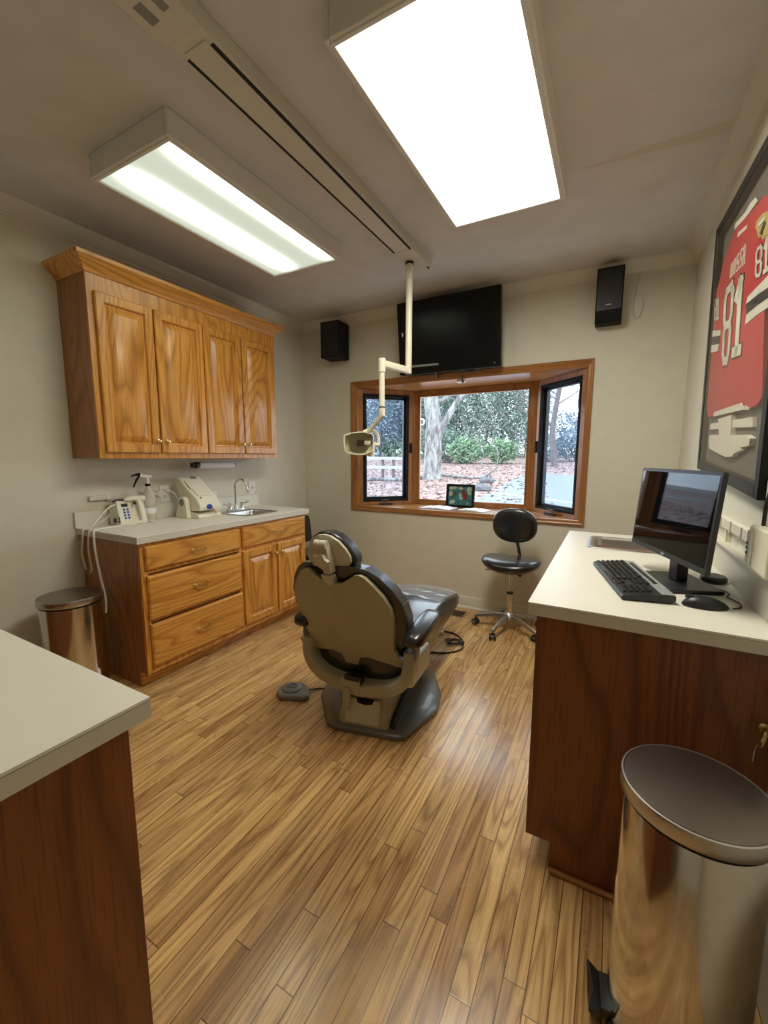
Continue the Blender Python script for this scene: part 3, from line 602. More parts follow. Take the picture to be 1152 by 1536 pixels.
def keycap(x, y, w_, d_=.0148):
    z = kz(y); a = rrect(x-w_/2, x+w_/2, y-d_/2, y+d_/2, .002, 1); c_ = rrect(x-w_/2+.002, x+w_/2-.002, y-d_/2+.0015, y+d_/2-.0025, .002, 1)
    MB().loft([[Vector((p, q, z-.002)) for p, q in a], [Vector((p, q, z+.007)) for p, q in c_]]).build('key', M['key'], kb, world=False)
u = .0182; nk = 0
rows = [(.018, [1.25, 1.25, 1.25, 6, 1.25, 1.25, 1.25, 1.25]), (.036, [2.25]+[1]*10+[2.5]), (.053, [1.75]+[1]*11+[2.0]), (.070, [1.5]+[1]*12+[1.25]), (.087, [1]*13+[1.75]), (.104, [1, 1, 1, 1, 1, 1, 1, 1, 1, 1, 1, 1, 1.5])]
ex = {.018: [0, 1, 2], .036: [1], .070: [0, 1, 2], .087: [0, 1, 2], .104: [0, 1, 2]}
for y, ws in rows:
    x = -KW/2+.012
    for q in ws: keycap(x+q*u/2, y, q*u-.0025); x += q*u
    for e in ex.get(y, []): keycap(-KW/2+.012+15.2*u+e*u+u/2, y, u-.0025)
    for e in range(4):
        if y < .10: keycap(-KW/2+.012+18.6*u+e*u+u/2, y, u-.0025)
b = MB()
for i in range(13): b.box(-KW/2+.05+i*.022, -KW/2+.068+i*.022, .122, .134, kz(.128)+.0015, kz(.128)+.0035)
b.build('media_keys', M['key'], kb, world=False)
ms = thing('computer_mouse', 'black corded computer mouse in front of the monitor base', 'mouse', (3.172, -2.03, .9125), rz=.15)
rings = []
for i in range(13):
    t_ = i/12; x = -.058+.116*t_; s = max(.05, math.sin(math.pi*min(1, t_*.97+.015))**.55)
    rings.append([Vector((x, .033*s*math.cos(a), .003+(.036*s*(1-.25*t_))*max(0, math.sin(a)))) for a in [math.pi*2*k/20 for k in range(20)]])
MB().loft(rings).build('shell', M['black'], ms, world=False)
MB().box(-.052, -.03, -.003, .003, .024, .033).build('scroll_wheel', M['key'], ms, world=False, bevel=.002)
cord('mouse_cable', [(3.238, -2.035, .920), (3.262, -2.0, .917), (3.268, -1.955, .917), (3.25, -1.90, .917), (3.262, -1.86, .917), (3.25, -1.82, .917), (3.21, -1.80, .917), (3.17, -1.78, .917)], .0025, M['bcord'], 'black mouse cable curling beside the backsplash')
tag(MB().lathe([(.036, 0), (.040, .004), (.040, .016), (.034, .022)], (3.250, -1.69, .9128), n=28, sy=1.15).build('webcam_puck', M['black']), 'round black puck behind the monitor by the backsplash', 'device')
# ------------------------------------------------------------------ bins
def bin_(name, label, c, rad, h, ped, rz=0, ry=1.0):
    t = thing(name, label, 'trash can', c, rz=rz)
    e = lambda pr, n=48: MB().lathe(pr, (0, 0, 0), n=n, sx=1, sy=ry)
    e([(rad*1.0, .018), (rad, .03), (rad*.985, h-.045), (rad*.97, h-.042)]).build('body', M['steel'], t, world=False)
    e([(rad*1.015, 0), (rad*1.03, .004), (rad*1.03, .02), (rad*1.0, .022)]).build('base_ring', M['black'], t, world=False)
    e([(rad*.99, h-.046), (rad*.99, h-.036)]).build('inner_liner', M['blackmat'], t, world=False)
    ld = e([(rad*1.0, h-.020), (rad*1.015, h-.004), (rad*.99, h-.001), (rad*.6, h+.002), (.002, h+.003)], 64).build('lid', M['lid'], t, world=False)
    e([(rad*1.03, h-.036), (rad*1.045, h-.034), (rad*1.045, h-.006), (rad*1.038, h-.002), (rad*1.012, h-.0015), (rad*1.012, h-.03)], 64).build('lid_rim', M['steel_brushed'], ld, world=False, ang=50)
    if ped:
        MB().add([(-.045, -rad-.01, .035), (.045, -rad-.01, .035), (.056, -rad-.040, .050), (0, -rad-.028, .040), (-.056, -rad-.040, .050), (-.045, -rad-.01, .018), (.045, -rad-.01, .018), (.056, -rad-.040, .038), (0, -rad-.040, .026), (-.056, -rad-.040, .038)],
                 [(0, 1, 2, 3, 4), (5, 6, 7, 8, 9), (0, 1, 6, 5), (1, 2, 7, 6), (2, 3, 8, 7), (3, 4, 9, 8), (4, 0, 5, 9)]).build('foot_pedal', M['black'], t, world=False, bevel=.002)
        MB().box(-.04, .04, -rad-.012, -rad+.01, .018, .045).build('pedal_hinge', M['black'], t, world=False)
    return t
bin_('trash_can', 'tall round steel pedal bin in the right foreground before the veneer panel', (3.105, -2.507, 0), .135, .65, True, rz=R(-85))
bin_('trash_can', 'round steel bin with flat lid in the left corner beside the drawer cabinet', (.319, -2.429, 0), .146, .60, True, rz=R(40))
# ------------------------------------------------------------------ dental chair (faces the window)
dc = thing('dental_chair', 'black dental patient chair with beige moulded back shell in the middle of the room', 'dental chair', (1.825, -1.60, 0), rz=R(4))
sy = lambda half: half + [(-a, z) for a, z in half[::-1] if a > 1e-6]
SW = -.028
lean = lambda z: -.42-(z-.68)*.38
N_ = Vector((0, .38, 1)).normalized()
def curved(poly, f0, th, cur=.35, crown_=0, name='x', mat=None, parent=dc, n=0, bevel=.01, seg=3, inset=None):
    """solid following the leaning back plane: outline (w, z), front offset f0, thickness th, wrapped towards the sitter at the sides"""
    b = MB(); P = []
    for i, (a, z) in enumerate(poly):                    # densify the outline
        a2, z2 = poly[(i+1) % len(poly)]; k = max(1, int(math.hypot(a2-a, z2-z)/.03))
        for j in range(k): P.append((a+(a2-a)*j/k, z+(z2-z)*j/k))
    me = bmesh.new(); vs = [me.verts.new((a, 0, z)) for a, z in P]; f = me.faces.new(vs)
    # interior grid by repeated slicing
    for x in [k*.05-.5 for k in range(21)]: bmesh.ops.bisect_plane(me, geom=me.verts[:]+me.edges[:]+me.faces[:], plane_co=(x, 0, 0), plane_no=(1, 0, 0))
    for z in [k*.05 for k in range(25)]: bmesh.ops.bisect_plane(me, geom=me.verts[:]+me.edges[:]+me.faces[:], plane_co=(0, 0, z), plane_no=(0, 0, 1))
    me.verts.index_update(); me.edges.index_update()
    def pos(v, off): return Vector((v.co.x+SW, lean(v.co.z)+cur*v.co.x**2+off, v.co.z))
    V0 = [pos(v, f0) for v in me.verts]; V1 = [pos(v, f0+th) for v in me.verts]; n0 = len(V0)
    F = [[v.index for v in f.verts] for f in me.faces]; fs = [tuple(f[::-1]) for f in F] + [tuple(n0+i for i in f) for f in F]
    for e in me.edges:
        if len(e.link_faces) == 1: i, j = e.verts[0].index, e.verts[1].index; fs.append((i, j, n0+j, n0+i))
    b.add(V0+V1, fs); me.free()
    return b.build(name, mat, parent, world=False, bevel=bevel, seg=seg)
shell = sy([(0, .792), (.045, .797), (.085, .822), (.115, .843), (.140, .849), (.165, .838), (.198, .80), (.236, .745), (.257, .69), (.261, .64), (.252, .56), (.243, .50), (.240, .45), (.252, .415), (.280, .40), (.312, .41), (.322, .39), (.312, .355), (.280, .345), (.20, .368), (.10, .388), (.05, .375), (.035, .33), (.030, .25)])
curved(shell, 0, .028, name='back_shell', mat=M['beige'], bevel=.012, seg=4)
# raised spine running down the shell
b = MB(); rr = []
for i in range(12):
    z = .74-.30*i/11; w_ = .012+.05*(i/11)**1.3
    rr.append([Vector((a+SW, lean(z)-h, z)) for a, h in ((-w_, -.004), (-w_*.4, .006), (0, .008), (w_*.4, .006), (w_, -.004), (0, -.008))])
b.loft(rr).build('spine_ridge', M['beige'], dc, world=False)
pad = sy([(0, .872), (.10, .878), (.165, .870), (.215, .835), (.262, .775), (.298, .70), (.310, .62), (.305, .54), (.275, .46), (.23, .40), (.17, .37)])
po = curved(pad, .026, .075, cur=.5, name='backrest_cushion', mat=M['vinyl'], bevel=.034, seg=5)
# headrest
lh = lambda z: -.475-(z-.93)*.32
def plate3(poly, f0, th, name, mat, parent=dc, bevel=.01, seg=3, cur=0): 
    return MB().loft([[Vector((a, lh(z)+f0+cur*a*a, z)) for a, z in poly], [Vector((a, lh(z)+f0+th+cur*a*a, z)) for a, z in poly]]).build(name, mat, parent, world=False, bevel=bevel, seg=seg)
def headshape(s): return [(s*a-.045, .945+s*(z-.945)) for a, z in sy([(0, 1.028), (.035, 1.022), (.075, .998), (.105, .962), (.122, .925), (.122, .895), (.105, .872), (.06, .862)])]
plate3(headshape(.93), 0, .02, 'headrest_plate', M['beige_light'], bevel=.006)
plate3(headshape(1.06), .018, .075, 'headrest_cushion', M['vinyl'], bevel=.032, seg=5)
bx_ = thing  # (kept short)
b = MB(); b.loft([[Vector((a, lh(z)-.045+o, z)) for a, z in ((-.066, .985), (-.020, .985), (-.014, .97), (-.012, .85), (-.020, .84), (-.054, .84), (-.064, .87))] for o in (0, .045)])
br = b.build('headrest_bracket', M['beige_light'], dc, world=False, bevel=.006)
for x0_, x1_ in ((-.074, -.048), (-.044, -.013)): MB().cyl((x0_, lh(.98)-.036, .982), (x1_, lh(.98)-.036, .982), .019).build('hinge_barrel', M['beige_light'], br, world=False, bevel=.003)
kp = []
for i in range(36):
    a = 2*math.pi*i/36; r_ = .032+.005*math.cos(5*a+.6); kp.append((-.046+r_*math.cos(a)*1.15, .908+r_*math.sin(a)))
MB().loft([[Vector((a, lh(z)-.072, z)) for a, z in kp], [Vector((a, lh(z)-.046, z)) for a, z in kp]]).build('adjuster_knob', M['beige_light'], br, world=False, bevel=.004)
MB().loft([[Vector((a, lean(z)+o-.012, z)) for a, z in ((-.073, .835), (-.016, .835), (-.014, .80), (-.022, .785), (-.048, .785), (-.070, .81))] for o in (0, .05)]).build('headrest_slide', M['beige_light'], dc, world=False, bevel=.004)
# seat, legrest
def cushion(sts, name, mat, up=.02, bevel=.022):        # stations: (u, half width, top z, bottom z)
    rings = []
    for u_, hw, zt, zb in sts:
        r_ = min(.03, (zt-zb)*.4, hw*.4)
        rings.append([Vector((a, u_, z + (up*(1-(a/hw)**2) if z > (zt+zb)/2 else 0))) for a, z in rrect(-hw, hw, zb, zt, r_, 4)])
    return MB().loft(rings).build(name, mat, dc, world=False, bevel=0, ang=60)
cushion([(-.285, .16, .40, .29), (-.275, .22, .42, .255), (-.25, .245, .43, .24), (-.15, .258, .43, .235), (0, .258, .435, .235), (.15, .255, .452, .255), (.30, .252, .468, .285), (.40, .250, .465, .295), (.55, .245, .440, .295), (.70, .24, .412, .295), (.82, .23, .390, .295), (.875, .20, .377, .305), (.90, .13, .365, .32)], 'seat_cushion', M['vinyl'])
# clear protective film over the foot end, with creases
rng = random.Random(3); b = MB(); gx, gy = 60, 60; vs = []
def top(u_, a, hw=.242):
    pts = [(.15, .452), (.30, .468), (.40, .465), (.55, .440), (.70, .412), (.82, .390), (.875, .377), (.90, .365)]
    for (u0, z0), (u1, z1) in zip(pts, pts[1:]):
        if u_ <= u1: z = z0+(z1-z0)*(u_-u0)/(u1-u0); break
    else: z = .385
    return z+.02*max(0, 1-(a/hw)**2)
for i in range(gx+1):
    for j in range(gy+1):
        u_ = .36+.50*i/gx; a = -.225+.45*j/gy; vs.append((a, u_, top(u_, a)+.004+.0035*(1+math.sin(a*55+6*math.sin(u_*17)+u_*31))*(.5+.5*math.sin(u_*23+a*9))))
b.add(vs, [(i*(gy+1)+j, (i+1)*(gy+1)+j, (i+1)*(gy+1)+j+1, i*(gy+1)+j+1) for i in range(gx) for j in range(gy)])
b.build('plastic_film', M['film'], dc, world=False, ang=60)
MB().loft([[Vector((a, u_, z)) for a, z in rrect(-h_, h_, zb, zt, .02, 3)] for u_, h_, zt, zb in ((-.22, .12, .29, .23), (0, .15, .28, .20), (.3, .15, .335, .26), (.5, .13, .335, .30))]).build('seat_pan', M['greyplastic'], dc, world=False)
# armrests
for s in (-1, 1):
    rings = []
    for u_, hw, zt, zb in ((-.37, .022, .575, .545), (-.355, .038, .588, .530), (-.31, .046, .597, .522), (-.2, .050, .607, .524), (-.10, .050, .612, .538), (-.05, .043, .610, .552), (-.035, .022, .600, .570)):
        rings.append([Vector(((.314 if s > 0 else -.290)+hw*c_, u_, (zt+zb)/2-.028+(zt-zb)/2*q)) for c_, q in [(math.copysign(abs(math.cos(t))**.6, math.cos(t)), math.copysign(abs(math.sin(t))**.6, math.sin(t))) for t in [2*math.pi*k/24 for k in range(24)]]])
    ar = MB().loft(rings).build('armrest', M['vinyl'], dc, world=False, ang=60)
    MB().sweep([(s*.296, -.28, .40), (s*.30, -.28, .43), (s*.306, -.27, .47), (s*.312, -.25, .505)], rrect(-.022, .022, -.014, .014, .006, 3), up=(1, 0, 0)).build('armrest_support', M['greyplastic'], ar, world=False)
# yoke: moulded arm that wraps under the seat and up both sides
path = bez([(-.288, -.275, .435), (-.292, -.285, .375), (-.272, -.29, .318), (-.21, -.30, .272), (-.11, -.30, .240), (0, -.30, .228), (.11, -.30, .236), (.22, -.30, .266), (.285, -.29, .312), (.305, -.28, .375), (.302, -.255, .450)], 5)
n = len(path); rings = []
for p in path: p.x *= .93
for i, p in enumerate(path):
    t_ = (path[min(i+1, n-1)]-path[max(i-1, 0)]).normalized(); sd = Vector((0, 1, 0)); u2 = t_.cross(sd).normalized()
    f = abs(2*i/(n-1)-1); hh = .036-.008*f; dd = .05
    rings.append([p + u2*b_*hh/.036 + sd*a for a, b_ in rrect(-dd, dd, -.034, .034, .014, 3)])
yk = MB().loft(rings).build('yoke', M['beige'], dc, world=False, ang=40)
MB().loft([[Vector((a, u_, z)) for a, z in rrect(.262, .305, .275, .405, .018, 3)] for u_ in (-.30, -.05)]).build('side_cover', M['beige_light'], dc, world=False, bevel=.008)
MB().loft([[Vector((a, u_, z)) for a, z in rrect(-.295, -.255, .285, .40, .018, 3)] for u_ in (-.29, -.05)]).build('side_cover', M['beige_light'], dc, world=False, bevel=.008)
MB().box(-.06, .05, -.352, -.30, .20, .285).box(-.045, -.005, -.362, -.345, .12, .235).build('hinge_block', M['beige'], dc, world=False, bevel=.006)
MB().box(-.035, .045, -.356, -.33, .275, .30).box(-.01, .055, -.35, -.31, .255, .30).build('hinge_gap', M['black'], dc, world=False, bevel=.002)
# column and base plate, turned a little from the seat
def rot(a, v_, z, ang=R(9), o=(.0, .0)): return Vector((o[0]+a*math.cos(ang)-v_*math.sin(ang), o[1]+a*math.sin(ang)+v_*math.cos(ang), z))
sec = [(-.42, -.20), (-.36, -.20)]
def cover_ring(z, hw, y0, y1, r_=.03): return [rot(a, v_, z) for a, v_ in rrect(-hw, hw, y0, y1, r_, 4)]
MB().loft([cover_ring(.032, .132, -.335, .18), cover_ring(.07, .132, -.332, .18), cover_ring(.13, .122, -.300, .16), cover_ring(.205, .112, -.285, .14), cover_ring(.215, .100, -.27, .12)]).build('column_cover', M['beige'], dc, world=False, bevel=.004)
b = MB()
b.loft([[rot(a, -.331+(z-.06)*.20-.006, z) for a, z in rrect(-.095, .085, .048, .165, .012, 3)], [rot(a, -.331+(z-.06)*.20+.01, z) for a, z in rrect(-.095, .085, .048, .165, .012, 3)]])
b.build('access_panel', M['beige_light'], dc, world=False, bevel=.003)
MB().loft([[rot(a, -.318+(z-.12)*.2+o, z) for a, z in ((-.035, .168), (.055, .168), (.045, .150), (.01, .143), (-.03, .150))] for o in (-.012, .0)]).build('grip_recess', M['blackmat'], dc, world=False)
plate = [(-.14, -.405), (.17, -.405), (.215, -.39), (.335, -.11), (.335, .06), (.26, .28), (.16, .36), (-.16, .36), (-.30, .25), (-.345, .06), (-.325, -.13), (-.19, -.385)]
plate = [(a*1.0, v_+.05 if v_ < -.2 else v_+.02) for a, v_ in plate]
MB().loft([[rot(a, v_, .0015) for a, v_ in plate], [rot(a, v_, .022) for a, v_ in plate], [rot(a*.95, v_*.955, .034) for a, v_ in plate], [rot(a*.6, v_*.75, .040) for a, v_ in plate]]).build('base_plate', M['basegrey'], dc, world=False, bevel=.004)
MB().loft([[rot(a, v_, z) for a, v_ in rrect(.142, .160, -.32, .2, .008, 3)] for z in (.034, .075)]).build('base_rail', M['black'], dc, world=False, bevel=.004)
MB().loft([cover_ring(.21, .08, -.2, .1), [rot(a, v_, .275) for a, v_ in rrect(-.1, .1, -.22, .12, .03, 4)]]).build('lift_column', M['black'], dc, world=False)
# foot pedal
fpd = thing('foot_control', 'grey disc foot control on the floor left of the dental chair', 'foot pedal', (1.365, -1.825, 0), rz=R(20))
MB().loft([[Vector((a, v_, z)) for a, v_ in [(x*k, y*k) for x, y in ((-.085, -.035), (-.05, -.082), (.09, -.075), (.115, -.05), (.085, .045), (.03, .08), (-.05, .075), (-.09, .02))]] for k, z in ((1, .0015), (1, .022), (.9, .032))]).build('housing', M['greyplastic'], fpd, world=False, bevel=.006)
MB().lathe([(.055, .030), (.055, .038), (.048, .042), (.03, .042), (.028, .038), (.001, .038)], (-.005, 0, 0)).build('dial', M['greyplastic'], fpd, world=False)
MB().box(-.03, .018, -.004, .004, .038, .043).build('dial_mark', M['greyplastic'], fpd, world=False)
cord('pedal_cable', [(1.44, -1.765, .012), (1.47, -1.72, .006), (1.52, -1.69, .005), (1.60, -1.69, .042), (1.66, -1.67, .05)], .004, M['bcord'], 'thin black cable from the foot control to the chair base')
# cable ring, plug and coil on the floor beyond the chair
cord('floor_cable', [(1.80, -1.10, .006), (1.853, -.989, .006), (1.95, -.945, .006), (2.01, -.895, .006), (2.045, -.83, .006), (2.038, -.765, .006), (2.02, -.70, .006), (1.96, -.63, .006), (1.89, -.592, .006), (1.82, -.60, .006)], .0055, M['bcord'], 'black cable lying in a wide loop on the floor beyond the chair')
pl = []
for i in range(60):
    a = i*.42; r_ = .048+.006*math.sin(i*.7); pl.append((1.965+r_*1.15*math.cos(a)+.01*math.sin(i*.3), -.745+r_*.8*math.sin(a), .006+.012*i/60))
tag(MB().tube(pl, .004, 6).build('coiled_cable', M['bcord']), 'small coil of black cable on the floor inside the wide cable loop', 'cord')
tag(MB().box(1.79, 1.83, -.66, -.625, .001, .028).box(1.83, 1.845, -.655, -.63, .006, .022).build('cable_plug', M['white'], bevel=.004), 'white plug end of a cable on the floor by the leg rest', 'plug')
# floor register
fv = thing('floor_vent', 'brown metal floor register by the back wall baseboard', 'vent', (1.80, -.17, 0))
MB().box(1.735, 1.865, -.245, -.10, .0005, .003).build('frame', M['steel_brushed'], fv); b = MB()
for i in range(9): b.box(1.748+i*.0125, 1.754+i*.0125, -.232, -.113, .003, .005)
b.build('louvre', M['toe'], fv); MB().box(1.745, 1.857, -.236, -.108, .0031, .0036).build('opening', M['blackmat'], fv)
# ------------------------------------------------------------------ stool
st = thing('operator_stool', 'black vinyl operator stool on five casters under the window', 'stool', (2.262, -.305, 0))
def squash(c_, rx, ry, rz, e=.7, dip=0, n=32, k=14, tilt=0):
    c_ = Vector(c_); rings = []
    for i in range(k+1):
        t_ = max(.03, min(math.pi-.03, math.pi*i/k)); s_ = math.sin(t_)**e; z = -math.copysign(abs(math.cos(t_))**.9, math.cos(t_))*rz
        ring = []
        for j in range(n):
            a = 2*math.pi*j/n; ca, sa = math.cos(a), math.sin(a); q = Vector((rx*s_*math.copysign(abs(ca)**.85, ca), ry*s_*math.copysign(abs(sa)**.85, sa), z)); q.z += dip*(q.x/rx)**2; ring.append(q)
        rings.append(ring)
    return rings, c_
rg, c_ = squash((0, 0, 0), .222, .19, .052, .55, .034)
MB().loft([[Vector((p.x, p.y-.01, p.z+.532)) for p in r_] for r_ in rg]).build('seat', M['vinyl'], st, world=False, ang=80)
rg, _ = squash((0, 0, 0), .168, .135, .036, .5)
MB().loft([[Vector((p.x+.012, .0+p.z+.25*p.x*p.x-.015*(p.y/.135), p.y+.838)) for p in r_] for r_ in rg]).build('backrest', M['vinyl'], st, world=False, ang=80)
MB().sweep([(.03, .05, .49), (.03, .20, .495), (.028, .215, .54), (.025, .15, .63), (.022, .085, .70), (.02, .045, .80)], [(-.014, -.004), (.014, -.004), (.014, .004), (-.014, .004)], up=(0, 1, .2)).build('back_bar', M['chrome'], st, world=False, bevel=.002)
MB().box(-.06, .06, -.06, .08, .476, .490).tube([(-.04, -.02, .482), (-.12, -.06, .486), (-.18, -.07, .484)], .006).tube([(-.03, .02, .480), (-.12, .03, .488), (-.20, .02, .492)], .005).build('tilt_mechanism', M['steel_brushed'], st, world=False, bevel=.002)
MB().cyl((.055, -.03, .472), (.085, -.05, .462), .012).build('tilt_knob', M['black'], st, world=False)
MB().cyl((0, 0, .10), (0, 0, .305), .021).cyl((0, 0, .30), (0, 0, .478), .0125).build('gas_column', M['chrome'], st, world=False)
MB().cyl((0, 0, .295), (0, 0, .312), .026).build('column_collar', M['black'], st, world=False, bevel=.002)
MB().lathe([(.03, .085), (.045, .09), (.05, .11), (.035, .14), (.022, .15)]).build('base_hub', M['steel_brushed'], st, world=False)
for k in range(5):
    a = R(187+72*k-3); d = Vector((math.cos(a), math.sin(a), 0)); q = Vector((-d.y, d.x, 0))
    lg = MB().loft([[d*r_+Vector((0, 0, z))+q*w_*s1+Vector((0, 0, h_*s2)) for s1, s2 in ((-1, -1), (1, -1), (.6, 1), (-.6, 1))] for r_, z, w_, h_ in ((.02, .118, .022, .018), (.10, .115, .02, .015), (.19, .095, .017, .012), (.255, .078, .015, .011), (.272, .072, .012, .010))]).build('leg', M['steel_brushed'], st, world=False, bevel=.004)
    cp = d*.262
    cs = MB(); sd = Vector((math.cos(a+1.1+k), math.sin(a+1.1+k), 0))
    for s_ in (-1, 1): cs.cyl(cp+sd*(s_*.008)+Vector((0, 0, .026)), cp+sd*(s_*.024)+Vector((0, 0, .026)), .025, n=24)
    cs.cyl(cp+Vector((0, 0, .026)), cp+Vector((0, 0, .07)), .008)
    w_ = cs.build('caster', M['black'], lg, world=False, bevel=.003)
    MB().cyl(cp-sd*.025+Vector((0, 0, .026)), cp+sd*.025+Vector((0, 0, .026)), .014, n=20).build('wheel_hub', M['greyplastic'], lg, world=False)
# ------------------------------------------------------------------ ceiling fixtures, track, dental light
def fixture(x0, x1, y0, y1, label, em, hh=.10):
    t = thing('ceiling_light', label, 'ceiling light', ((x0+x1)/2, (y0+y1)/2, H-hh))
    z0 = H-hh; b = MB()
    for A in ((x0, x0+.02, y0, y1), (x1-.02, x1, y0, y1), (x0+.02, x1-.02, y0, y0+.02), (x0+.02, x1-.02, y1-.02, y1)): b.box(A[0], A[1], A[2], A[3], z0, H-.0005)
    b.build('housing', M['fixture'], t, bevel=.004); b = MB()
    for A in ((x0+.012, x0+.026, y0+.012, y1-.012), (x1-.026, x1-.012, y0+.012, y1-.012), (x0+.026, x1-.026, y0+.012, y0+.026), (x0+.026, x1-.026, y1-.026, y1-.012)): b.box(A[0], A[1], A[2], A[3], z0-.005, z0+.006)
    b.build('lens_frame', M['fixture'], t, bevel=.002)
    MB().box(x0+.022, x1-.022, y0+.022, y1-.022, z0+.004, z0+.008).build('diffuser', em, t)
    return t
fixture(.74, 1.30, -2.375, -1.19, 'ceiling light box above the oak wall cabinet, two tubes showing', emis('dim_diffuser', ((-.105, .055), (.222, .045)), LO1, HI1, 0, (.93, 1, .80)))
fixture(2.05, 2.622, -2.375, -1.19, 'brightest ceiling light box, over the middle of the floor', emis('bright_diffuser', ((-.13, .15), (.13, .15)), LO2, HI2, 0, (1, .97, .84)))
tk = thing('ceiling_track', 'long cream ceiling track housing that carries the dental light pole', 'ceiling track', (1.655, -1.6, H-.06))
MB().box(1.585, 1.728, -2.56, -.712, H-.06, H-.0005).build('rail_housing', M['trackpaint'], tk, bevel=.003)
MB().box(1.572, 1.734, -3.3, -2.562, H-.066, H-.0005).build('end_housing', M['trackpaint'], tk, bevel=.004)
b = MB()
for x in (1.595, 1.705): b.box(x, x+.014, -2.50, -1.03, H-.0625, H-.058)
b.box(1.597, 1.718, -1.032, -1.028, H-.0612, H-.058).box(1.705, 1.716, -.76, -.72, H-.0612, H-.058).box(1.60, 1.605, -.73, -.722, H-.0612, H-.058); b.build('slot', M['shadowgap'], tk)
MB().box(1.609, 1.705, -2.52, -1.035, H-.0635, H-.058).build('cover_strip', M['trackpaint'], tk)
for q in ((1.605, 1.640, -2.685, -2.625), (1.672, 1.700, -2.685, -2.635), (1.605, 1.640, -2.76, -2.71), (1.672, 1.700, -2.76, -2.71)): MB().box(q[0], q[1], q[2], q[3], H-.0667, H-.062).build('vent_opening', M['greyplastic'], tk)
dl = thing('dental_light', 'ivory dental operating light hanging from its pole in front of the window', 'dental light', (1.632, -.872, H-.06))
MB().cyl((1.632, -.872, 1.925), (1.632, -.872, H-.062), .0215, n=28).build('pole', M['ivorymetal'], dl)
MB().cyl((1.632, -.872, H-.075), (1.632, -.872, H-.0605), .028, n=28).build('pole_collar', M['black'], dl)
E1 = Vector((1.632, -.872, 1.945)); E2 = Vector((1.515, -1.045, 1.958))
aL = at(573, 545, 'z', 1.955); E2 = Vector((aL.x, aL.y, 1.955))
MB().sweep([E1+Vector((0, 0, 0)), E2], rrect(-.017, .017, -.021, .021, .006, 3)).build('swing_arm', M['ivorymetal'], dl, bevel=.002)
E3 = Vector((E2.x, E2.y, at(572, 611, 'y', E2.y).z)); E3b = Vector((E2.x, E2.y, at(571.5, 623, 'y', E2.y).z))
MB().cyl(E2+Vector((0, 0, -.055)), E2+Vector((0, 0, .03)), .023, n=24).cyl(E3, E2, .018, n=24).build('drop_tube', M['ivorymetal'], dl)
MB().cyl(E3+Vector((0, 0, -.004)), E3+Vector((0, 0, .004)), .0215, n=24).build('swivel_ring', M['black'], dl)
E4 = at(551, 650, 'y', E2.y+.01)
MB().tube([E3, E3b, E3b+(E4-E3b)*.15, E4], [.020, .022, .015, .014], 14).build('elbow', M['ivorymetal'], dl)
hd_ = (at(541, 664, 'y', E2.y)); ky = E2.y
lm = {}
HX = CR*.97+Vector((.12, .1, 0)); HX = Vector((HX.x, HX.y, 0)).normalized(); HY = Vector((-HX.y, HX.x, 0)); HZ = Vector((0, 0, 1))
ppm = (E2-CAM).dot(CF)/FP                                  # metres per photo pixel at the lamp
hp_ = lambda a, b_, d: hd_ + HX*(a*ppm) + HZ*(b_*ppm) - HY*d   # a right, b up, d towards the room
outl = [(-26, 11), (-16, 15), (-2, 17), (8, 17), (19, 14), (21, 9), (20, -10), (18, -14), (6, -19), (-8, -19), (-19, -17), (-25, -13), (-26.5, -2)]
k = 1
MB().loft([[hp_(a*.94, b_*.92, -.085) for a, b_ in outl], [hp_(a, b_, -.02) for a, b_ in outl], [hp_(a, b_, .03) for a, b_ in outl], [hp_(a*.93, b_*.9, .03) for a, b_ in outl], [hp_(a*.88, b_*.86, -.04) for a, b_ in outl]]).build('lamp_head', M['ivorymetal'], dl, ang=45)
MB().loft([[hp_(a*.62*(1-.45*t_*t_)-2, b_*.82*(1-.35*t_*t_), -.02-.02*t_) for a, b_ in outl] for t_ in (0, .3, .6, .9)]).build('reflector', M['steel'], dl)
MB().add([hp_(-6, 4, .012), hp_(6, 4, .012), hp_(6, -5, .012), hp_(-6, -5, .012), hp_(-6, 4, .0), hp_(6, 4, .0), hp_(6, -5, .0), hp_(-6, -5, .0)], [(0, 1, 2, 3), (4, 5, 6, 7), (0, 1, 5, 4), (1, 2, 6, 5), (2, 3, 7, 6), (3, 0, 4, 7)]).build('bulb_shade', plain('brown_bulb_shade', (.05, .022, .012), .4), dl, bevel=.002)
MB().loft([[hp_(a, b_, d) for a, b_ in ((6, 3), (16, 3), (16, -3), (6, -3))] for d in (.002, .012)]).build('bulb_holder', M['white'], dl, bevel=.002)
MB().loft([[hp_(a*.95, b_*.93, .028) for a, b_ in outl], [hp_(a*.95, b_*.93, .031) for a, b_ in outl]]).build('clear_shield', M['shield'], dl)
MB().tube(bez([hp_(4, 17, -.03), hp_(16, 21, -.035), hp_(27, 13, -.03), hp_(28, 0, -.03), hp_(26, -4, -.03)], 5), .011, 12).build('head_yoke', M['ivorymetal'], dl)
MB().cyl(hp_(20, -3, -.03), hp_(31, -3, -.03), .014).build('yoke_knob', M['cream'], dl, bevel=.003)
MB().loft([[hp_(a, b_, d) for a, b_ in ((8, -14), (24, 4), (22, -16), (17, -22), (8, -20))] for d in (-.07, .0)]).build('head_housing', M['ivorymetal'], dl, bevel=.004)
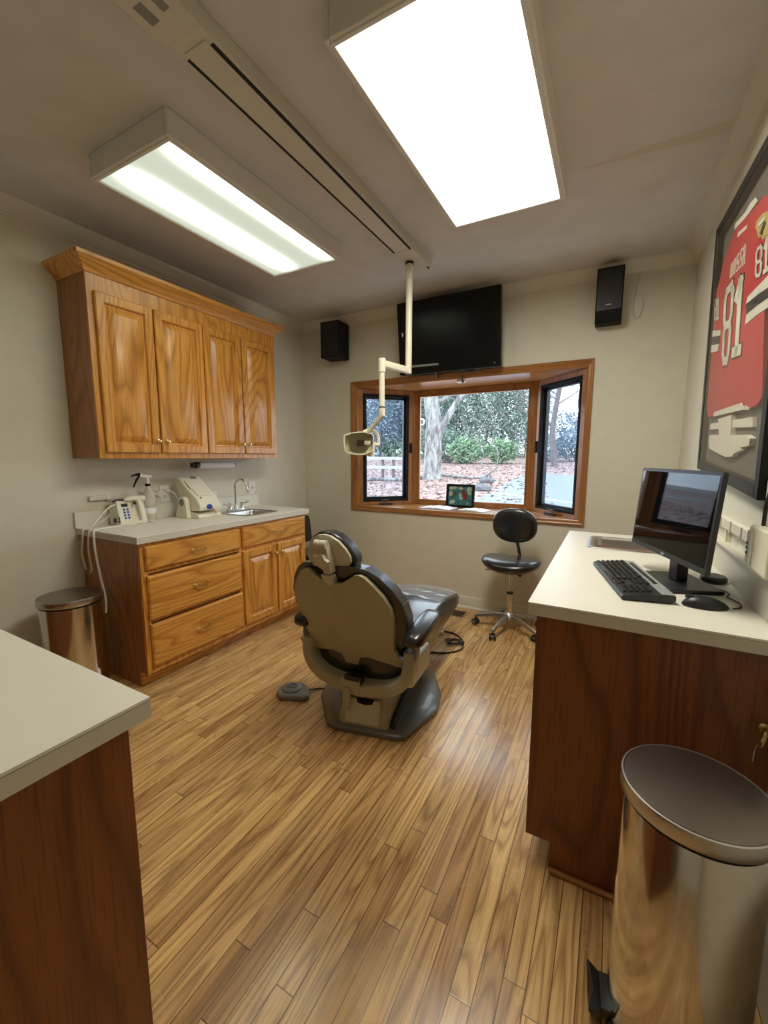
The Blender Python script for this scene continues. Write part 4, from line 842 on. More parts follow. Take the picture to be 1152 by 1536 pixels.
# ------------------------------------------------------------------ television, speakers, sensor
tv = thing('television', 'black flat television tilted forward above the bay window', 'television', (1.64, -.0, 2.07))
TL, TR_, BR_, BL_ = Vector((1.197, -.205, 2.652)), Vector((2.081, -.205, 2.650)), Vector((2.084, -.135, 2.070)), Vector((1.200, -.135, 2.074))
tu = (TL-BL_).normalized(); tr = Vector((1, 0, 0)); tn = tr.cross(tu) ; tn = -tn if tn.y > 0 else tn
TC = (TL+TR_+BR_+BL_)/4; tw, th_ = .442, .293
tf = lambda a, b_, d: TC+tr*a+tu*b_+tn*d
MB().prism(rrect(-tw, tw, -th_, th_, .008, 3), tf, -.05, .0).build('bezel', M['tvblack'], tv, bevel=.004)
MB().prism([(-tw+.032, -th_+.055), (tw-.032, -th_+.055), (tw-.032, th_-.032), (-tw+.032, th_-.032)], tf, .0002, .001).build('screen', M['tvscreen'], tv)
MB().loft([[tf(a, b_, -.05) for a, b_ in rrect(-.36, .36, -.22, .22, .03)], [tf(a, b_, -.085) for a, b_ in rrect(-.28, .28, -.15, .15, .03)]]).build('back_shell', M['black'], tv)
MB().box(1.45, 1.83, -.09, -.001, 2.25, 2.45).build('wall_bracket', M['blackmat'], tv)
MB().prism([(-.405, .025), (-.392, .025), (-.392, .055), (-.405, .055)], tf, .0011, .0016).build('sticker', M['paper'], tv)
MB().prism([(-.335, -.235), (-.075, -.237), (-.078, -.222), (-.335, -.215)], tf, .0011, .0016).build('strip_reflection', plain('silver_reflection', (.30, .31, .30), .4, .2), tv)  # bright reflection of the window sill, painted on as a thin silver strip
MB().prism([(.385, -.262), (.400, -.262), (.3925, -.272)], tf, .0002, .0012).build('badge', M['silver'], tv)
tag(MB().tube(bez([(1.515, -.10, 2.08), (1.514, -.06, 2.062), (1.513, -.035, 2.05), (1.513, -.030, 2.045)], 5), .011).build('hanging_cable', M['bcord']), 'short black cable stub below the left half of the television', 'cord')
cord('sensor_cable', [(1.735, -.12, 2.085), (1.74, -.07, 2.055), (1.740, -.032, 2.04), (1.736, -.028, 2.0), (1.735, .0, 1.99), (1.73, .03, 2.012)], .005, M['bcord'], 'black cable from the television down to the white sensor')
cord('television_cable', [(1.745, -.11, 2.08), (1.79, -.06, 2.066), (1.85, -.05, 2.068), (1.90, -.10, 2.08)], .004, M['bcord'], 'thin black cable drooping beneath the right half of the television')
sn = thing('motion_sensor', 'small white round sensor fixed under the head of the bay window', 'sensor', (1.68, .08, IZ1))
MB().lathe([(.036, 0), (.036, -.012), (.030, -.020), (.001, -.022)], (1.70, .06, IZ1-.0005), n=28, sx=1.15).build('sensor_body', M['white'], sn)
MB().cyl((1.715, .045, IZ1-.001), (1.735, .0, IZ1+.0-.001), .004).build('lead', M['black'], sn)
sp = thing('loudspeaker', 'black box speaker left of the television near the corner', 'speaker', (.50, -.12, 2.29))
M4 = Matrix.Translation((.497, -.128, 0)) @ Matrix.Rotation(R(4), 4, 'Z')
b = MB(); b.box(-.100, .100, -.095, .095, 2.288, 2.612, M4); b.build('cabinet', M['blackmat'], sp, bevel=.004)
b = MB(); b.box(-.093, .093, -.099, -.0955, 2.296, 2.604, M4); b.build('grille', M['black'], sp, bevel=.002)
MB().box(.47, .53, -.04, -.001, 2.40, 2.50).build('wall_bracket', M['black'], sp)
sp = thing('loudspeaker', 'tall black speaker right of the television near the right corner', 'speaker', (2.81, -.08, 2.30))
prof = [(-.02, 2.645), (-.155, 2.645), (-.150, 2.36), (-.115, 2.292), (-.02, 2.292)]
MB().loft([[Vector((x, y, z)) for y, z in prof] for x in (2.727, 2.893)]).build('cabinet', M['blackmat'], sp, bevel=.004)
MB().loft([[Vector((x, y-.003, z)) for y, z in ((-.155, 2.635), (-.1505, 2.368), (-.148, 2.368), (-.152, 2.635))] for x in (2.735, 2.885)]).build('grille', M['black'], sp)
MB().prism(rrect(2.79, 2.825, 2.398, 2.404, .002), lambda a, z, h: Vector((a, -.156-h, z)), 0, .002).build('badge', M['silver'], sp)
MB().box(2.78, 2.84, -.021, -.001, 2.40, 2.48).build('wall_bracket', M['black'], sp)
tag(MB().tube(bez([(3.007, -.012, 2.640), (2.985, -.014, 2.60), (2.967, -.01, 2.484), (2.959, -.008, 2.428), (2.965, -.008, 2.36), (2.986, -.010, 2.322), (3.01, -.012, 2.36), (3.019, -.010, 2.418), (3.005, -.012, 2.47), (2.97, -.010, 2.485)], 6), .0028, 6).build('speaker_wire', M['trackpaint']), 'loose looped speaker wire on the back wall by the tall speaker', 'cord')
# ------------------------------------------------------------------ things on the window seat
pf = thing('stained_picture', 'small black framed bird picture standing on the window seat', 'picture frame', (1.63, .31, IZ0), rz=R(0))
q = lambda a, b_, d: Vector((1.622+a*1.03, .345-d*.96+b_*.12, IZ0+.002+b_*.99+d*.0))
b = MB()
for A in ((-.138, -.115, 0, .225), (.115, .138, 0, .225), (-.115, .115, 0, .021), (-.115, .115, .204, .225)): b.prism([(A[0], A[2]), (A[1], A[2]), (A[1], A[3]), (A[0], A[3])], q, 0, .018)
b.build('frame', M['framewood'], pf, bevel=.002)
MB().prism([(-.118, .018), (.118, .018), (.118, .207), (-.118, .207)], q, .004, .007).build('picture_panel', plain('teal_glass', (.05, .20, .22), .3, var=.35), pf)
def blob(cs, name, mat, d0, n=14):
    b = MB()
    for (cx, cy, rx, ry, an) in cs:
        b.prism([(cx+rx*math.cos(t)*math.cos(an)-ry*math.sin(t)*math.sin(an), cy+rx*math.cos(t)*math.sin(an)+ry*math.sin(t)*math.cos(an)) for t in [2*math.pi*k/n for k in range(n)]], q, d0, d0+.002)
    return b.build(name, mat, pf)
blob([(-.09, .185, .022, .018, 0), (-.055, .19, .018, .014, 0), (.0, .185, .024, .016, 0), (-.095, .13, .018, .024, 0), (.085, .175, .024, .026, 0), (.088, .14, .018, .020, 0), (-.075, .05, .028, .018, .3), (.0, .115, .012, .02, 0), (.01, .085, .016, .016, 0), (.075, .04, .008, .014, 0)], 'blossom', plain('pale_green_glass', (.42, .50, .36), .35), .0072)
blob([(-.06, .115, .028, .014, 1.0), (-.045, .14, .012, .011, 0)], 'brown_bird', plain('olive_glass', (.09, .09, .035), .35), .0092)
blob([(.045, .115, .046, .022, -1.15), (.03, .155, .018, .013, 1.3)], 'red_bird', plain('oxblood_glass', (.20, .03, .02), .35), .0092)
b = MB()
for pts in ([(-.115, .05), (-.06, .095), (-.02, .15), (.0, .2)], [(-.03, .02), (.0, .07), (.05, .09), (.115, .05)], [(.02, .02), (.03, .07), (.08, .13), (.11, .2)]):
    b.tube([q(x, y, .0095) for x, y in pts], .0016, 6)
b.build('lead_line', M['black'], pf)
MB().add([q(-.03, .0, -.005), q(.03, .0, -.005), q(.0, .17, -.002), q(.0, 0, -.085)], [(0, 1, 2), (0, 1, 3), (1, 2, 3), (2, 0, 3)]).build('easel_back', M['framewood'], pf)
def booklet(name, c_, rz, w_, d_, label):
    t = thing(name, label, 'booklet', (c_[0], c_[1], IZ0), rz=rz)
    for s_ in (-1, 1):
        rings = []
        for i in range(9):
            x = w_*i/8; z = .004+.012*math.sin(math.pi*min(1, i/6+.05))**.7*(1-i/9)
            rings.append([Vector((s_*x, -d_, .001)), Vector((s_*x, d_, .001)), Vector((s_*x, d_, .002+z)), Vector((s_*x, -d_, .002+z))])
        MB().loft(rings).build('page', M['paper'], t, world=False)
    MB().box(-w_-.006, w_+.006, -d_-.006, d_+.006, .0004, .0012).box(-.004, .004, -d_, d_, .001, .010).build('cover', M['blackmat'], t, world=False)
booklet('open_booklet', (1.47, .18), R(-5), .15, .105, 'open booklet with black covers at the left below the bird picture')
booklet('open_booklet', (1.82, .165), R(-12), .13, .085, 'thinner open booklet to the right beside the bird picture')
# ------------------------------------------------------------------ framed jersey
JR, JU, JC = -4.07, .026, Vector((3.261, -1.505, 1.805))
r0 = Vector((.003, -1, 0)).normalized(); n0 = Vector((-1, -.003, 0)).normalized(); u0 = Vector((0, 0, math.cos(.026)))+n0*math.sin(.026)
ro = R(-4.07); jr = r0*math.cos(ro)+u0*math.sin(ro); ju = -r0*math.sin(ro)+u0*math.cos(ro); jn = jr.cross(ju)
if jn.x > 0: jn = -jn
jf = thing('framed_jersey', 'black framed red hockey jersey number 81 hanging crooked on the right wall', 'framed jersey', tuple(JC-ju*.538))
JO = jf.location
def jp(a, b_, d): return JC+jr*a+ju*b_+jn*d
fw_, fh_ = .4985, .538
b = MB()
for A in ((-fw_, -fw_+.042, -fh_, fh_), (fw_-.042, fw_, -fh_, fh_), (-fw_+.042, fw_-.042, -fh_, -fh_+.042), (-fw_+.042, fw_-.042, fh_-.042, fh_)): b.prism([(A[0], A[2]), (A[1], A[2]), (A[1], A[3]), (A[0], A[3])], jp, -.034, .0)
b.build('frame', M['framewood'], jf, bevel=.003)
MB().prism([(-fw_+.03, -fh_+.03), (fw_-.03, -fh_+.03), (fw_-.03, fh_-.03), (-fw_+.03, fh_-.03)], jp, -.034, -.026).build('mat_board', M['matboard'], jf)
MB().prism([(-fw_+.035, -fh_+.035), (fw_-.035, -fh_+.035), (fw_-.035, fh_-.035), (-fw_+.035, fh_-.035)], jp, -.0035, -.002).build('glass_pane', M['frameglass'], jf)
def jpix(X, Y, d=-.02):                                  # point of the jersey plane seen at a spot of the enlarged view
    px, py = 1040+X/3.491, 280+Y/3.491; dr = ray(px, py); o = JC+jn*d
    t_ = (o-CAM).dot(jn)/dr.dot(jn); p = CAM+dr*t_-JC; return (p.dot(jr), p.dot(ju))
def clampj(p): return (max(-fw_+.05, min(fw_-.05, p[0])), max(-fh_+.05, min(fh_-.05, p[1])))
def jpoly(pts, d0, d1, name, mat, par=None): return MB().prism([clampj(jpix(X, Y)) for X, Y in pts], jp, d0, d1).build(name, mat, par or jf)
body = [(350, 92), (300, 150), (235, 222), (205, 290), (165, 415), (150, 490), (118, 565), (112, 640), (103, 755), (108, 860), (95, 900), (80, 1050), (72, 1150), (88, 1208), (120, 1195), (280, 1140), (310, 1160), (352, 1138), (378, 1100), (392, 600), (430, 420), (470, 260), (450, 120), (420, 40), (385, 45)]
jb = jpoly(body, -.026, -.012, 'jersey', M['red'])
jpoly([(232, 222), (236, 190), (290, 130), (318, 80), (345, 52), (357, 70), (340, 95), (310, 135), (290, 160), (262, 190)], -.013, -.010, 'collar', M['jwhite'], jb)
jpoly([(247, 262), (252, 236), (300, 195), (298, 215)], -.013, -.0105, 'neck_label', M['jwhite'], jb)
jpoly([(106, 790), (112, 755), (158, 750), (154, 778)], -.013, -.010, 'sleeve_stripe', M['jwhite'], jb)
jpoly([(106, 832), (106, 790), (154, 778), (148, 822)], -.013, -.010, 'sleeve_stripe', M['jblack'], jb)
jpoly([(104, 868), (106, 832), (148, 822), (142, 860)], -.013, -.010, 'sleeve_stripe', M['jwhite'], jb)
jpoly([(294, 612), (305, 572), (420, 455), (420, 520), (360, 560)], -.013, -.010, 'sleeve_stripe', M['jwhite'], jb)
jpoly([(297, 668), (296, 612), (360, 560), (420, 515), (420, 575), (350, 625)], -.013, -.010, 'sleeve_stripe', M['jblack'], jb)
jpoly([(290, 722), (297, 668), (350, 625), (420, 570), (420, 625), (350, 670)], -.013, -.010, 'sleeve_stripe', M['jwhite'], jb)
jpoly([(120, 1203), (125, 1180), (270, 1130), (285, 1165), (200, 1185)], -.013, -.009, 'hem_stripe', M['jwhite'], jb)
jpoly([(290, 1168), (290, 1145), (315, 1158), (312, 1168)], -.013, -.009, 'hem_stripe', M['jwhite'], jb)
jpoly([(92, 1272), (95, 1242), (318, 1205), (320, 1258), (210, 1262)], -.026, -.016, 'hem_band', M['jwhite'])
jpoly([(145, 1215), (216, 1195), (210, 1300), (232, 1300), (290, 1298), (318, 1318), (312, 1355), (265, 1365), (268, 1380), (225, 1400), (222, 1412), (185, 1415), (140, 1395), (98, 1370), (95, 1330), (100, 1300), (150, 1300)], -.026, -.010, 'folded_strap', M['jwhite'])
def stroke(segs, M2, wd, name, mat, par, d0=-.0125, d1=-.0095):
    b = MB()
    for (x0, y0), (x1, y1) in segs:
        dx, dy = x1-x0, y1-y0; l = math.hypot(dx, dy); dx, dy = dx/l, dy/l; e = wd*.5
        b.prism([clampj(M2(x, y)) for x, y in ((x0-dx*e-dy*e, y0-dy*e+dx*e), (x1+dx*e-dy*e, y1+dy*e+dx*e), (x1+dx*e+dy*e, y1+dy*e-dx*e), (x0-dx*e+dy*e, y0-dy*e-dx*e))], jp, d0, d1)
    return b.build(name, mat, par)
def quadmap(q4, w=1, h=1):                                # bilinear map of unit letter cell onto four traced corners (tl,tr,br,bl)
    P = [jpix(*p) for p in q4]
    def f(x, y):
        x /= w; y /= h; a = [P[0][i]*(1-x)+P[1][i]*x for i in (0, 1)]; c_ = [P[3][i]*(1-x)+P[2][i]*x for i in (0, 1)]
        return (a[0]*y+c_[0]*(1-y), a[1]*y+c_[1]*(1-y))
    return f
EIGHT = [((.25, 0), (.75, 0)), ((.75, 0), (.95, .12)), ((.95, .12), (.95, .38)), ((.95, .38), (.8, .5)), ((.8, .5), (.2, .5)), ((.2, .5), (.05, .38)), ((.05, .38), (.05, .12)), ((.05, .12), (.25, 0)), ((.8, .5), (.95, .62)), ((.95, .62), (.95, .88)), ((.95, .88), (.75, 1)), ((.75, 1), (.25, 1)), ((.25, 1), (.05, .88)), ((.05, .88), (.05, .62)), ((.05, .62), (.2, .5))]
ONE = [((.5, 0), (.5, 1)), ((.2, .82), (.5, 1)), ((.15, 0), (.85, 0))]
LET = {'H': [((0, 0), (0, 1)), ((1, 0), (1, 1)), ((0, .5), (1, .5))], 'O': [((0, 0), (1, 0)), ((1, 0), (1, 1)), ((1, 1), (0, 1)), ((0, 1), (0, 0))],
       'S': [((0, 0), (1, 0)), ((1, 0), (1, .5)), ((1, .5), (0, .5)), ((0, .5), (0, 1)), ((0, 1), (1, 1))], 'A': [((0, 0), (0, 1)), ((0, 1), (1, 1)), ((1, 1), (1, 0)), ((0, .45), (1, .45))]}
def digits(segs, q4, wd, name, asp):
    f = quadmap(q4); g = lambda x, y: f(x, y)
    # keep strokes evenly thick: cell is asp times taller than wide
    def M2(x, y): return f(x, y/asp)
    s2 = [((a[0], a[1]*asp), (c_[0], c_[1]*asp)) for a, c_ in segs]
    stroke(s2, M2, wd*1.28, name+'_outline', M['jblack'], jb, -.0125, -.0105); stroke(s2, M2, wd, name, M['jwhite'], jb)
digits(EIGHT, [(182, 560), (230, 500), (200, 905), (168, 915)], .30, 'digit', 2.6)
digits(ONE, [(238, 520), (296, 470), (266, 850), (222, 868)], .42, 'digit', 2.6)
digits(EIGHT, [(352, 330), (382, 300), (376, 455), (346, 468)], .28, 'digit', 2.2)
digits(ONE, [(392, 290), (425, 250), (418, 420), (388, 445)], .36, 'digit', 2.2)
digits(EIGHT, [(126, 596), (138, 590), (136, 690), (124, 695)], .28, 'digit', 2.6)
digits(ONE, [(140, 590), (152, 584), (150, 684), (138, 690)], .36, 'digit', 2.6)
tl, tr2, br2, bl = (212, 405), (298, 285), (290, 400), (206, 480)
for i, chh in enumerate('HOSSA'):
    a0, a1 = i/5+.03, (i+1)/5-.04
    L_ = lambda t_, p, q_: (p[0]+(q_[0]-p[0])*t_, p[1]+(q_[1]-p[1])*t_)
    f = quadmap([L_(a0, tl, tr2), L_(a1, tl, tr2), L_(a1, bl, br2), L_(a0, bl, br2)])
    stroke([((a[0]*.8+.1, (a[1]*.86+.07)*2), (c_[0]*.8+.1, (c_[1]*.86+.07)*2)) for a, c_ in LET[chh]], lambda x, y, f=f: f(x, y/2), .27, 'letter', M['jwhite'], jb)
jpoly([(350, 180), (372, 150), (392, 130), (420, 120), (420, 240), (385, 275), (372, 255), (365, 270), (355, 235), (345, 205)], -.013, -.010, 'shoulder_crest', M['jgold'], jb)
jpoly([(362, 190), (400, 150), (404, 162), (368, 205)], -.010, -.008, 'crest_detail', M['jwhite'], jb)
jpoly([(372, 240), (395, 175), (404, 182), (382, 248)], -.010, -.008, 'crest_detail', M['jblack'], jb)
# ------------------------------------------------------------------ outdoors
def gz(y): return .30+.0483*(y-5.5) if y > 2 else .131
def gat(px, py):
    d = ray(px, py); t_ = (.30+.0483*(CAM.y-5.5)-CAM.z)/(d.z-.0483*d.y); return CAM+d*t_
def onground(x, y, h=0): return Vector((x, y, gz(y)+h))
def ground_mat():
    m, t, N, L, b = new_mat('fallen_leaves_ground')
    tc = N.new('ShaderNodeTexCoord'); v = N.new('ShaderNodeTexVoronoi'); v.inputs['Scale'].default_value = 9; L.new(tc.outputs['Object'], v.inputs['Vector'])
    sp_ = N.new('ShaderNodeSeparateColor'); L.new(v.outputs['Color'], sp_.inputs[0])
    r = ramp(N, [(0, (.14, .07, .06)), (.4, (.26, .165, .145)), (.75, (.34, .25, .23)), (1, (.44, .38, .37))]); L.new(sp_.outputs[0], r.inputs[0])
    L.new(r.outputs[0], b.inputs['Base Color']); setp(b, Roughness=.9); return m
MG = ground_mat()
def asphalt_mat():
    m, t, N, L, b = new_mat('wet_asphalt'); tc = N.new('ShaderNodeTexCoord')
    r = ramp(N, [(.3, (.155, .175, .21)), (.7, (.21, .235, .28))]); L.new(noise(N, L, tc.outputs['Object'], 12, 6, .7), r.inputs[0])
    L.new(r.outputs[0], b.inputs['Base Color']); setp(b, Roughness=.6); return m
MA = asphalt_mat()
n = 24; vs = []; fs = []
for i in range(n+1):
    y = 1.4+(34-1.4)*i/n
    for j in range(2): vs.append((-40+80*j, y, gz(y) if y > 2 else .131))
    if i: k = 2*i; fs.append((k-2, k-1, k+1, k))
gr = MB().add([(a, b_, c_) for a, b_, c_ in vs]+[(a, b_, c_-.3) for a, b_, c_ in vs], fs+[tuple(q+len(vs) for q in f)[::-1] for f in fs]).build('garden_ground', MG, world=False); struct(gr)
# driveway: trace of its edge, laid on the slope
edge = [(900, 714), (830, 712), (800, 711), (780, 715), (757, 726), (742, 738), (722, 745), (700, 760), (690, 790)]
P = [gat(*e) for e in edge]; P = [Vector((p.x, p.y, gz(p.y)+.012)) for p in P]
P = [Vector((P[0].x+6, P[0].y-.5, gz(P[0].y)+.012))] + P + [Vector((P[-1].x, 2.2, gz(2.2)+.012)), Vector((9, 2.2, gz(2.2)+.012))]
struct(MB().add(P+[p-Vector((0, 0, .1)) for p in P], [tuple(range(len(P))), tuple(range(len(P), 2*len(P)))[::-1]]+[(i, (i+1) % len(P), len(P)+(i+1) % len(P), len(P)+i) for i in range(len(P))]).build('driveway', MA, world=False))
def band(a, c_, w_, h_=.02):
    a, c_ = gat(*a), gat(*c_); d = (c_-a).normalized(); s_ = Vector((-d.y, d.x, 0)).normalized()*w_
    return MB().loft([[onground(p.x+q*s_.x, p.y+q*s_.y, h) for q, h in ((-1, .005), (1, .005), (1, h_), (-1, h_))] for p in (a, c_)])
tag(band((735, 739), (880, 758), .055).build('parking_line', M['bench']), 'white painted line on the driveway outside the window', 'painted line')
# trees
def bark_mat():
    m, t, N, L, b = new_mat('pale_bark'); tc = N.new('ShaderNodeTexCoord'); mp = N.new('ShaderNodeMapping'); mp.inputs['Scale'].default_value = (1, 1, .3); L.new(tc.outputs['Object'], mp.inputs[0])
    r = ramp(N, [(.36, (.11, .095, .10)), (.5, (.24, .235, .235)), (.62, (.38, .38, .375))]); L.new(noise(N, L, mp.outputs[0], 7, 4, .7), r.inputs[0]); L.new(r.outputs[0], b.inputs['Base Color']); setp(b, Roughness=.9); return m
MBk = bark_mat(); MDk = plain('grey_brown_bark', (.16, .14, .14), .9, var=.2)
def branches(b, p, d, r_, l, depth, rng):
    pts = [p]; q = p.copy(); dd = d.copy(); k = 5
    for i in range(k):
        dd = (dd+Vector((rng.uniform(-.25, .25), rng.uniform(-.2, .2), rng.uniform(-.08, .22)))).normalized(); q = q+dd*l/k; pts.append(q)
    b.tube(pts, [r_*(1-.6*i/k) for i in range(k+1)], 6 if depth else 4)
    if depth:
        for _ in range(3):
            i = rng.randint(2, k); dn = (dd+Vector((rng.uniform(-1, 1), rng.uniform(-.6, .6), rng.uniform(-.3, .7)))).normalized()
            branches(b, pts[i], dn, r_*.5, l*.62, depth-1, rng)
def tree(pts, rads, label, mat, seed, br=6, group=None, depth=2, name='bare_tree'):
    rng = random.Random(seed); t = thing(name, label, 'tree', tuple(pts[0]), group=group)
    path = bez(pts, 5); n_ = len(path); rr_ = [rads[0]+(rads[1]-rads[0])*i/(n_-1) for i in range(n_)]; rr_[0] *= 1.35; rr_[1] *= 1.12
    MB().tube(path, rr_, 14).build('trunk', mat, t); b = MB()
    for k_ in range(br):
        i = rng.randint(int(n_*.35), n_-1); a = rng.uniform(0, 6.28)
        branches(b, path[i].copy(), Vector((math.cos(a), .5*math.sin(a), rng.uniform(.1, .8))).normalized(), rr_[i]*.32, rng.uniform(1.2, 2.4), depth, rng)
    b.build('branches', mat, t); return t, path
T0 = gat(647, 718); ty = T0.y
tp = lambda px, py, dy=0: at(px, py, 'y', ty+dy)
t1, _ = tree([T0-Vector((0, 0, .1)), tp(649, 690), tp(650, 665), tp(651, 640), tp(648, 610), tp(645, 585), tp(642, 555), tp(640, 500)], (.34, .22), 'large pale barked tree with forked trunk seen left of centre in the window', MBk, 4, 7)
pth = bez([tp(655, 652), tp(668, 632), tp(682, 608), tp(694, 594), tp(712, 588), tp(740, 582)], 4)
MB().tube(pth, [.16-.011*i for i in range(len(pth)) ] if len(pth) < 14 else [max(.02, .16-.14*i/(len(pth)-1)) for i in range(len(pth))], 10).build('limb', MBk, t1)
pth = bez([tp(682, 608), tp(688, 590), tp(690, 565), tp(692, 530)], 4); MB().tube(pth, .05, 8).build('limb', MBk, t1)
rc_ = tp(633, 633, -.6)
tag(MB().tube([rc_+Vector((.085*math.cos(a), 0, .10*math.sin(a))) for a in [2*math.pi*k/24 for k in range(24)]], .032, 10, closed=True).build('hanging_ring', M['bench']), 'white ring feeder hanging by the pale forked tree', 'feeder')
t2 = gat(832, 700); rp_ = lambda px, py: at(px, py, 'y', t2.y)
tree([t2-Vector((0, 0, .2)), rp_(829, 660), rp_(830, 635), rp_(836, 600), rp_(843, 560), rp_(848, 500)], (.15, .10), 'slim bare tree seen through the right side pane', MDk, 9, 12, depth=3)
for i, (px, s_) in enumerate(((866, 22), (812, 30))):
    g = gat(px, 697); tree([g-Vector((0, 0, .2)), g+Vector((.2, 0, 1.5)), g+Vector((-.1, 0, 3.2)), g+Vector((.2, 0, 5))], (.09, .05), ('thin crooked bare sapling at the far right of the side pane', 'thin bare sapling behind the right window mullion')[i], MDk, s_, 10, depth=3)
for i, (px, s_) in enumerate(((742, 41), (720, 42), (782, 43))):
    g = gat(px, 703); tree([g-Vector((0, 0, .2)), g+Vector((.15, 0, .7)), g+Vector((-.15, 0, 1.5)), g+Vector((.35, 0, 2.6))], (.026, .012), ('spindly leafless shrub between the two green rhododendrons', 'spindly leafless shrub in front of the hedge right of the pale tree', 'spindly forked leafless shrub at the right of the centre pane')[i], MBk, s_, 6, depth=2, name='bare_shrub')
def leaf_mat(name, a, c_):
    m, t, N, L, b = new_mat(name); tc = N.new('ShaderNodeTexCoord'); r = ramp(N, [(.3, a), (.7, c_)]); L.new(noise(N, L, tc.outputs['Object'], 3, 4, .7), r.inputs[0])
    L.new(r.outputs[0], b.inputs['Base Color']); setp(b, Roughness=.45, Subsurface_Weight=0); return m
LG = leaf_mat('bright_leaves', (.12, .24, .14), (.33, .46, .30)); LD = leaf_mat('dull_evergreen_leaves', (.12, .19, .16), (.30, .38, .34)); LB = leaf_mat('bluish_leaves', (.14, .20, .24), (.30, .37, .42))
def foliage(c_, r3, n_, size, rng, long=1.8):
    vs = []; fs = []
    for _ in range(n_):
        while True:
            p = Vector((rng.uniform(-1, 1), rng.uniform(-1, 1), rng.uniform(-1, 1)))
            if .25 < p.length < 1: break
        p = Vector((p.x*r3[0], p.y*r3[1], p.z*r3[2]))*(1+.12*math.sin(p.x*7+p.z*5))+c_
        d = Vector((rng.uniform(-1, 1), rng.uniform(-1, 1), rng.uniform(-.8, .6))).normalized(); s_ = d.cross(Vector((rng.uniform(-1, 1), rng.uniform(-1, 1), rng.uniform(-1, 1)))).normalized()
        l = size*rng.uniform(.6, 1.3); w_ = l/long/2; k = len(vs); nn = d.cross(s_)
        vs += [p, p+d*l*.5+s_*w_+nn*l*.06, p+d*l, p+d*l*.5-s_*w_+nn*l*.06]; fs.append((k, k+1, k+2, k+3))
    return MB().add(vs, fs)
def shrub(px, py, hgt, wd, label, mat, n_, size, seed, cat='shrub', name='evergreen_shrub', dy=0, dep=None):
    g = gat(px, py); g = Vector((g.x, g.y+dy, gz(g.y+dy))); t = thing(name, label, cat, tuple(g)); rng = random.Random(seed)
    foliage(g+Vector((0, 0, hgt*.52)), (wd, dep or wd*.6, hgt*.52), n_, size, rng).build('foliage', mat, t, ang=180)
    b = MB()
    for k in range(5):
        a = rng.uniform(0, 6.28); b.tube([g-Vector((0, 0, .05)), g+Vector((.25*wd*math.cos(a), .2*wd*math.sin(a), hgt*.3)), g+Vector((.6*wd*math.cos(a), .4*wd*math.sin(a), hgt*.75))], [.05, .035, .012], 6)
    b.build('stems', MDk, t)
shrub(706, 694, 1.5, 1.15, 'bright green rhododendron in front of the hedge, just right of window centre', LG, 1500, .19, 1, name='rhododendron', dy=-1)
shrub(757, 694, 1.35, 1.0, 'bright green rhododendron by the right edge of the centre pane', LG, 1300, .19, 2, name='rhododendron', dy=-1)
shrub(592, 686, 1.7, 1.2, 'green rhododendron behind the white rail in the left side pane', LG, 1500, .19, 3, name='rhododendron', dy=-.6)
shrub(672, 694, 2.1, 1.1, 'dull green bush directly right of the pale tree trunk', LD, 2200, .15, 4, dy=0)
shrub(634, 694, 2.0, .9, 'dull green bush peeking out left of the pale tree trunk', LD, 1700, .15, 5, dy=.6)
hz = [(540, LB, 'bluish evergreen mass at the far left of the left side pane'), (585, LB, 'bluish evergreen tree rising above the white rail'), (628, LD, 'tall evergreen behind the pale tree, left of its trunk'), (668, LD, 'tall evergreen behind the leaning limb of the pale tree'), (704, LD, 'tall dull evergreen behind the window-centre rhododendron'), (738, LD, 'tall dull evergreen between the two rhododendrons'), (772, LD, 'tall dull evergreen at the right of the centre pane')]
for i, (px, lb) in enumerate(((515, 'dim evergreen farthest left beyond the white rail'), (560, 'dim evergreen filling the upper left of the left side pane'), (608, 'dim evergreen filling the upper right of the left side pane'), (842, 'dim evergreen far behind the slim bare tree'))):
    shrub(px, 690, 7.4 if px < 700 else 3.2, 2.2, lb, LB, 9000 if px < 700 else 2500, .20, 70+i, cat='tree', name='distant_evergreen', dy=6.5, dep=1.3)
for i, (px, mt, lb) in enumerate(hz):
    shrub(px, 690, 6.6+.5*math.sin(i*2.1), 1.9, lb, mt, 7500, .17, 20+i, cat='tree', name='evergreen_tree', dy=3.2+(i % 2)*1.2, dep=1.1)
shrub(815, 696, 1.6, 1.3, 'low grey-blue undergrowth left in the right side pane', LB, 1500, .15, 50, name='undergrowth', dy=2)
shrub(860, 696, 1.9, 1.5, 'low grey-blue undergrowth right in the right side pane', LB, 1700, .15, 51, name='undergrowth', dy=2.5)
shrub(900, 694, 3.4, 2.2, 'leafy mass beyond the right edge of the side pane', LB, 2600, .17, 52, name='undergrowth', dy=3.5)
# white rail fence beyond the left pane
fy = gat(585, 722).y
rf = thing('rail_fence', 'white two-rail fence seen through the left side pane', 'fence', tuple(gat(585, 722)))
for py in (688, 700.5):
    a, c_ = at(480, py-1, 'y', fy), at(620, py-1, 'y', fy); hh = .05
    MB().box(a.x-3, c_.x-.05, fy-.03, fy+.03, a.z-hh, a.z+hh).build('rail', M['bench'], rf)
for px in (590, 574, 530):
    a = at(px, 700, 'y', fy+.05); MB().box(a.x-.04, a.x+.04, fy+.03, fy+.10, gz(fy)-.1, a.z+.5).build('post', MDk, rf)
lg_ = [gat(520, 724), gat(560, 721), gat(600, 722), gat(636, 718)]
tag(MB().tube(bez([onground(p.x, p.y, .06) for p in lg_], 4), .07, 8).build('fallen_log', MBk), 'pale fallen log on the leaves below the white rail', 'log')
br_ = [gat(662, 714), gat(690, 717), gat(718, 718), gat(735, 710), gat(747, 700)]
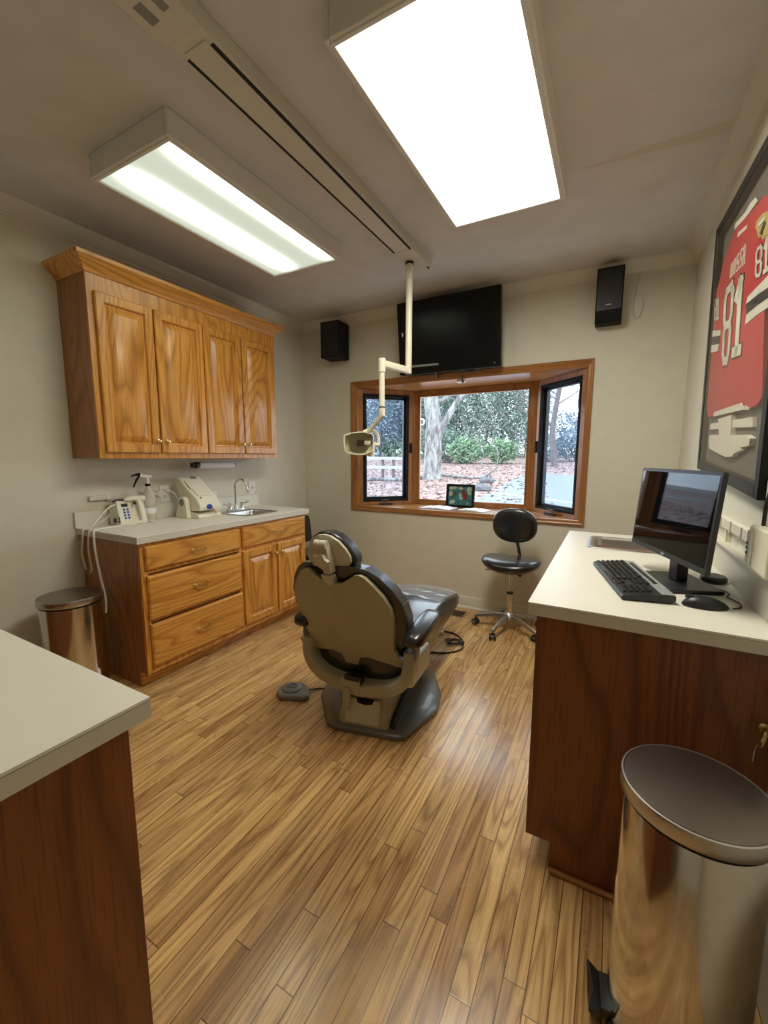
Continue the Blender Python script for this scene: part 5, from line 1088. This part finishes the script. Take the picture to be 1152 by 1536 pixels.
tag(MB().tube(bez([onground(p.x, p.y, .05) for p in br_], 4), [.06-.002*i for i in range(17)], 7).build('fallen_branch', MBk), 'pale fallen branch lying on the leaves right of the tree', 'branch')
MR = plain('grey_stone', (.15, .155, .17), .9, var=.2)
for i, (px, py, s_) in enumerate(((730, 724, .24), (723, 736, .24))):
    g = gat(px, py); rng = random.Random(i+5); b = MB(); b.ball(g+Vector((0, 0, s_*.3)), s_*1.1, s_*.8, s_*.55, 12, 8)
    for v in b.v: v += Vector((rng.uniform(-.04, .04), rng.uniform(-.04, .04), rng.uniform(-.03, .03)))
    tag(b.build('edging_stone', MR, ang=80), ('farther grey edging stone beside the driveway', 'nearer grey edging stone, just right of the bird picture')[i], 'stone')
# scattered fallen leaves: nobody could count them
rng = random.Random(11); vs = []; fs = []
for _ in range(3600):
    y = rng.uniform(5.5, 21); x = rng.uniform(-9+(-.35)*(y-5), 2.0-.16*(y-5) if y < 14.5 else 6); z = gz(y)+.012; a = rng.uniform(0, 6.28); l = rng.uniform(.04, .09); k = len(vs)
    d = Vector((math.cos(a)*l, math.sin(a)*l, rng.uniform(-.005, .03))); s_ = Vector((-math.sin(a)*l*.5, math.cos(a)*l*.5, rng.uniform(0, .02))); p = Vector((x, y, z))
    vs += [p-d, p+s_, p+d, p-s_+Vector((0, 0, .03))]; fs.append((k, k+1, k+2, k+3))
LR = leaf_mat('dry_leaves', (.20, .08, .055), (.42, .27, .23))
o = MB().add(vs, fs).build('fallen_leaves', LR, ang=180); tag(o, 'rust-brown fallen leaves covering the ground outside', 'leaves', kind='stuff')
# ------------------------------------------------------------------ light
w = bpy.data.worlds.new('overcast_sky'); bpy.context.scene.world = w; w.use_nodes = True
bg = w.node_tree.nodes['Background']; bg.inputs[0].default_value = (.80, .90, 1, 1); bg.inputs[1].default_value = SKY
sc = bpy.context.scene
sc.view_settings.view_transform = 'Standard'; sc.view_settings.look = 'None'; sc.view_settings.exposure = EXPO; sc.view_settings.gamma = 1; sc.view_settings.use_curve_mapping = False
sc.cycles.use_denoising = True; sc.cycles.denoiser = 'OPENIMAGEDENOISE'; sc.cycles.max_bounces = 10; sc.cycles.diffuse_bounces = 5; sc.cycles.transparent_max_bounces = 12; sc.cycles.sample_clamp_indirect = 6
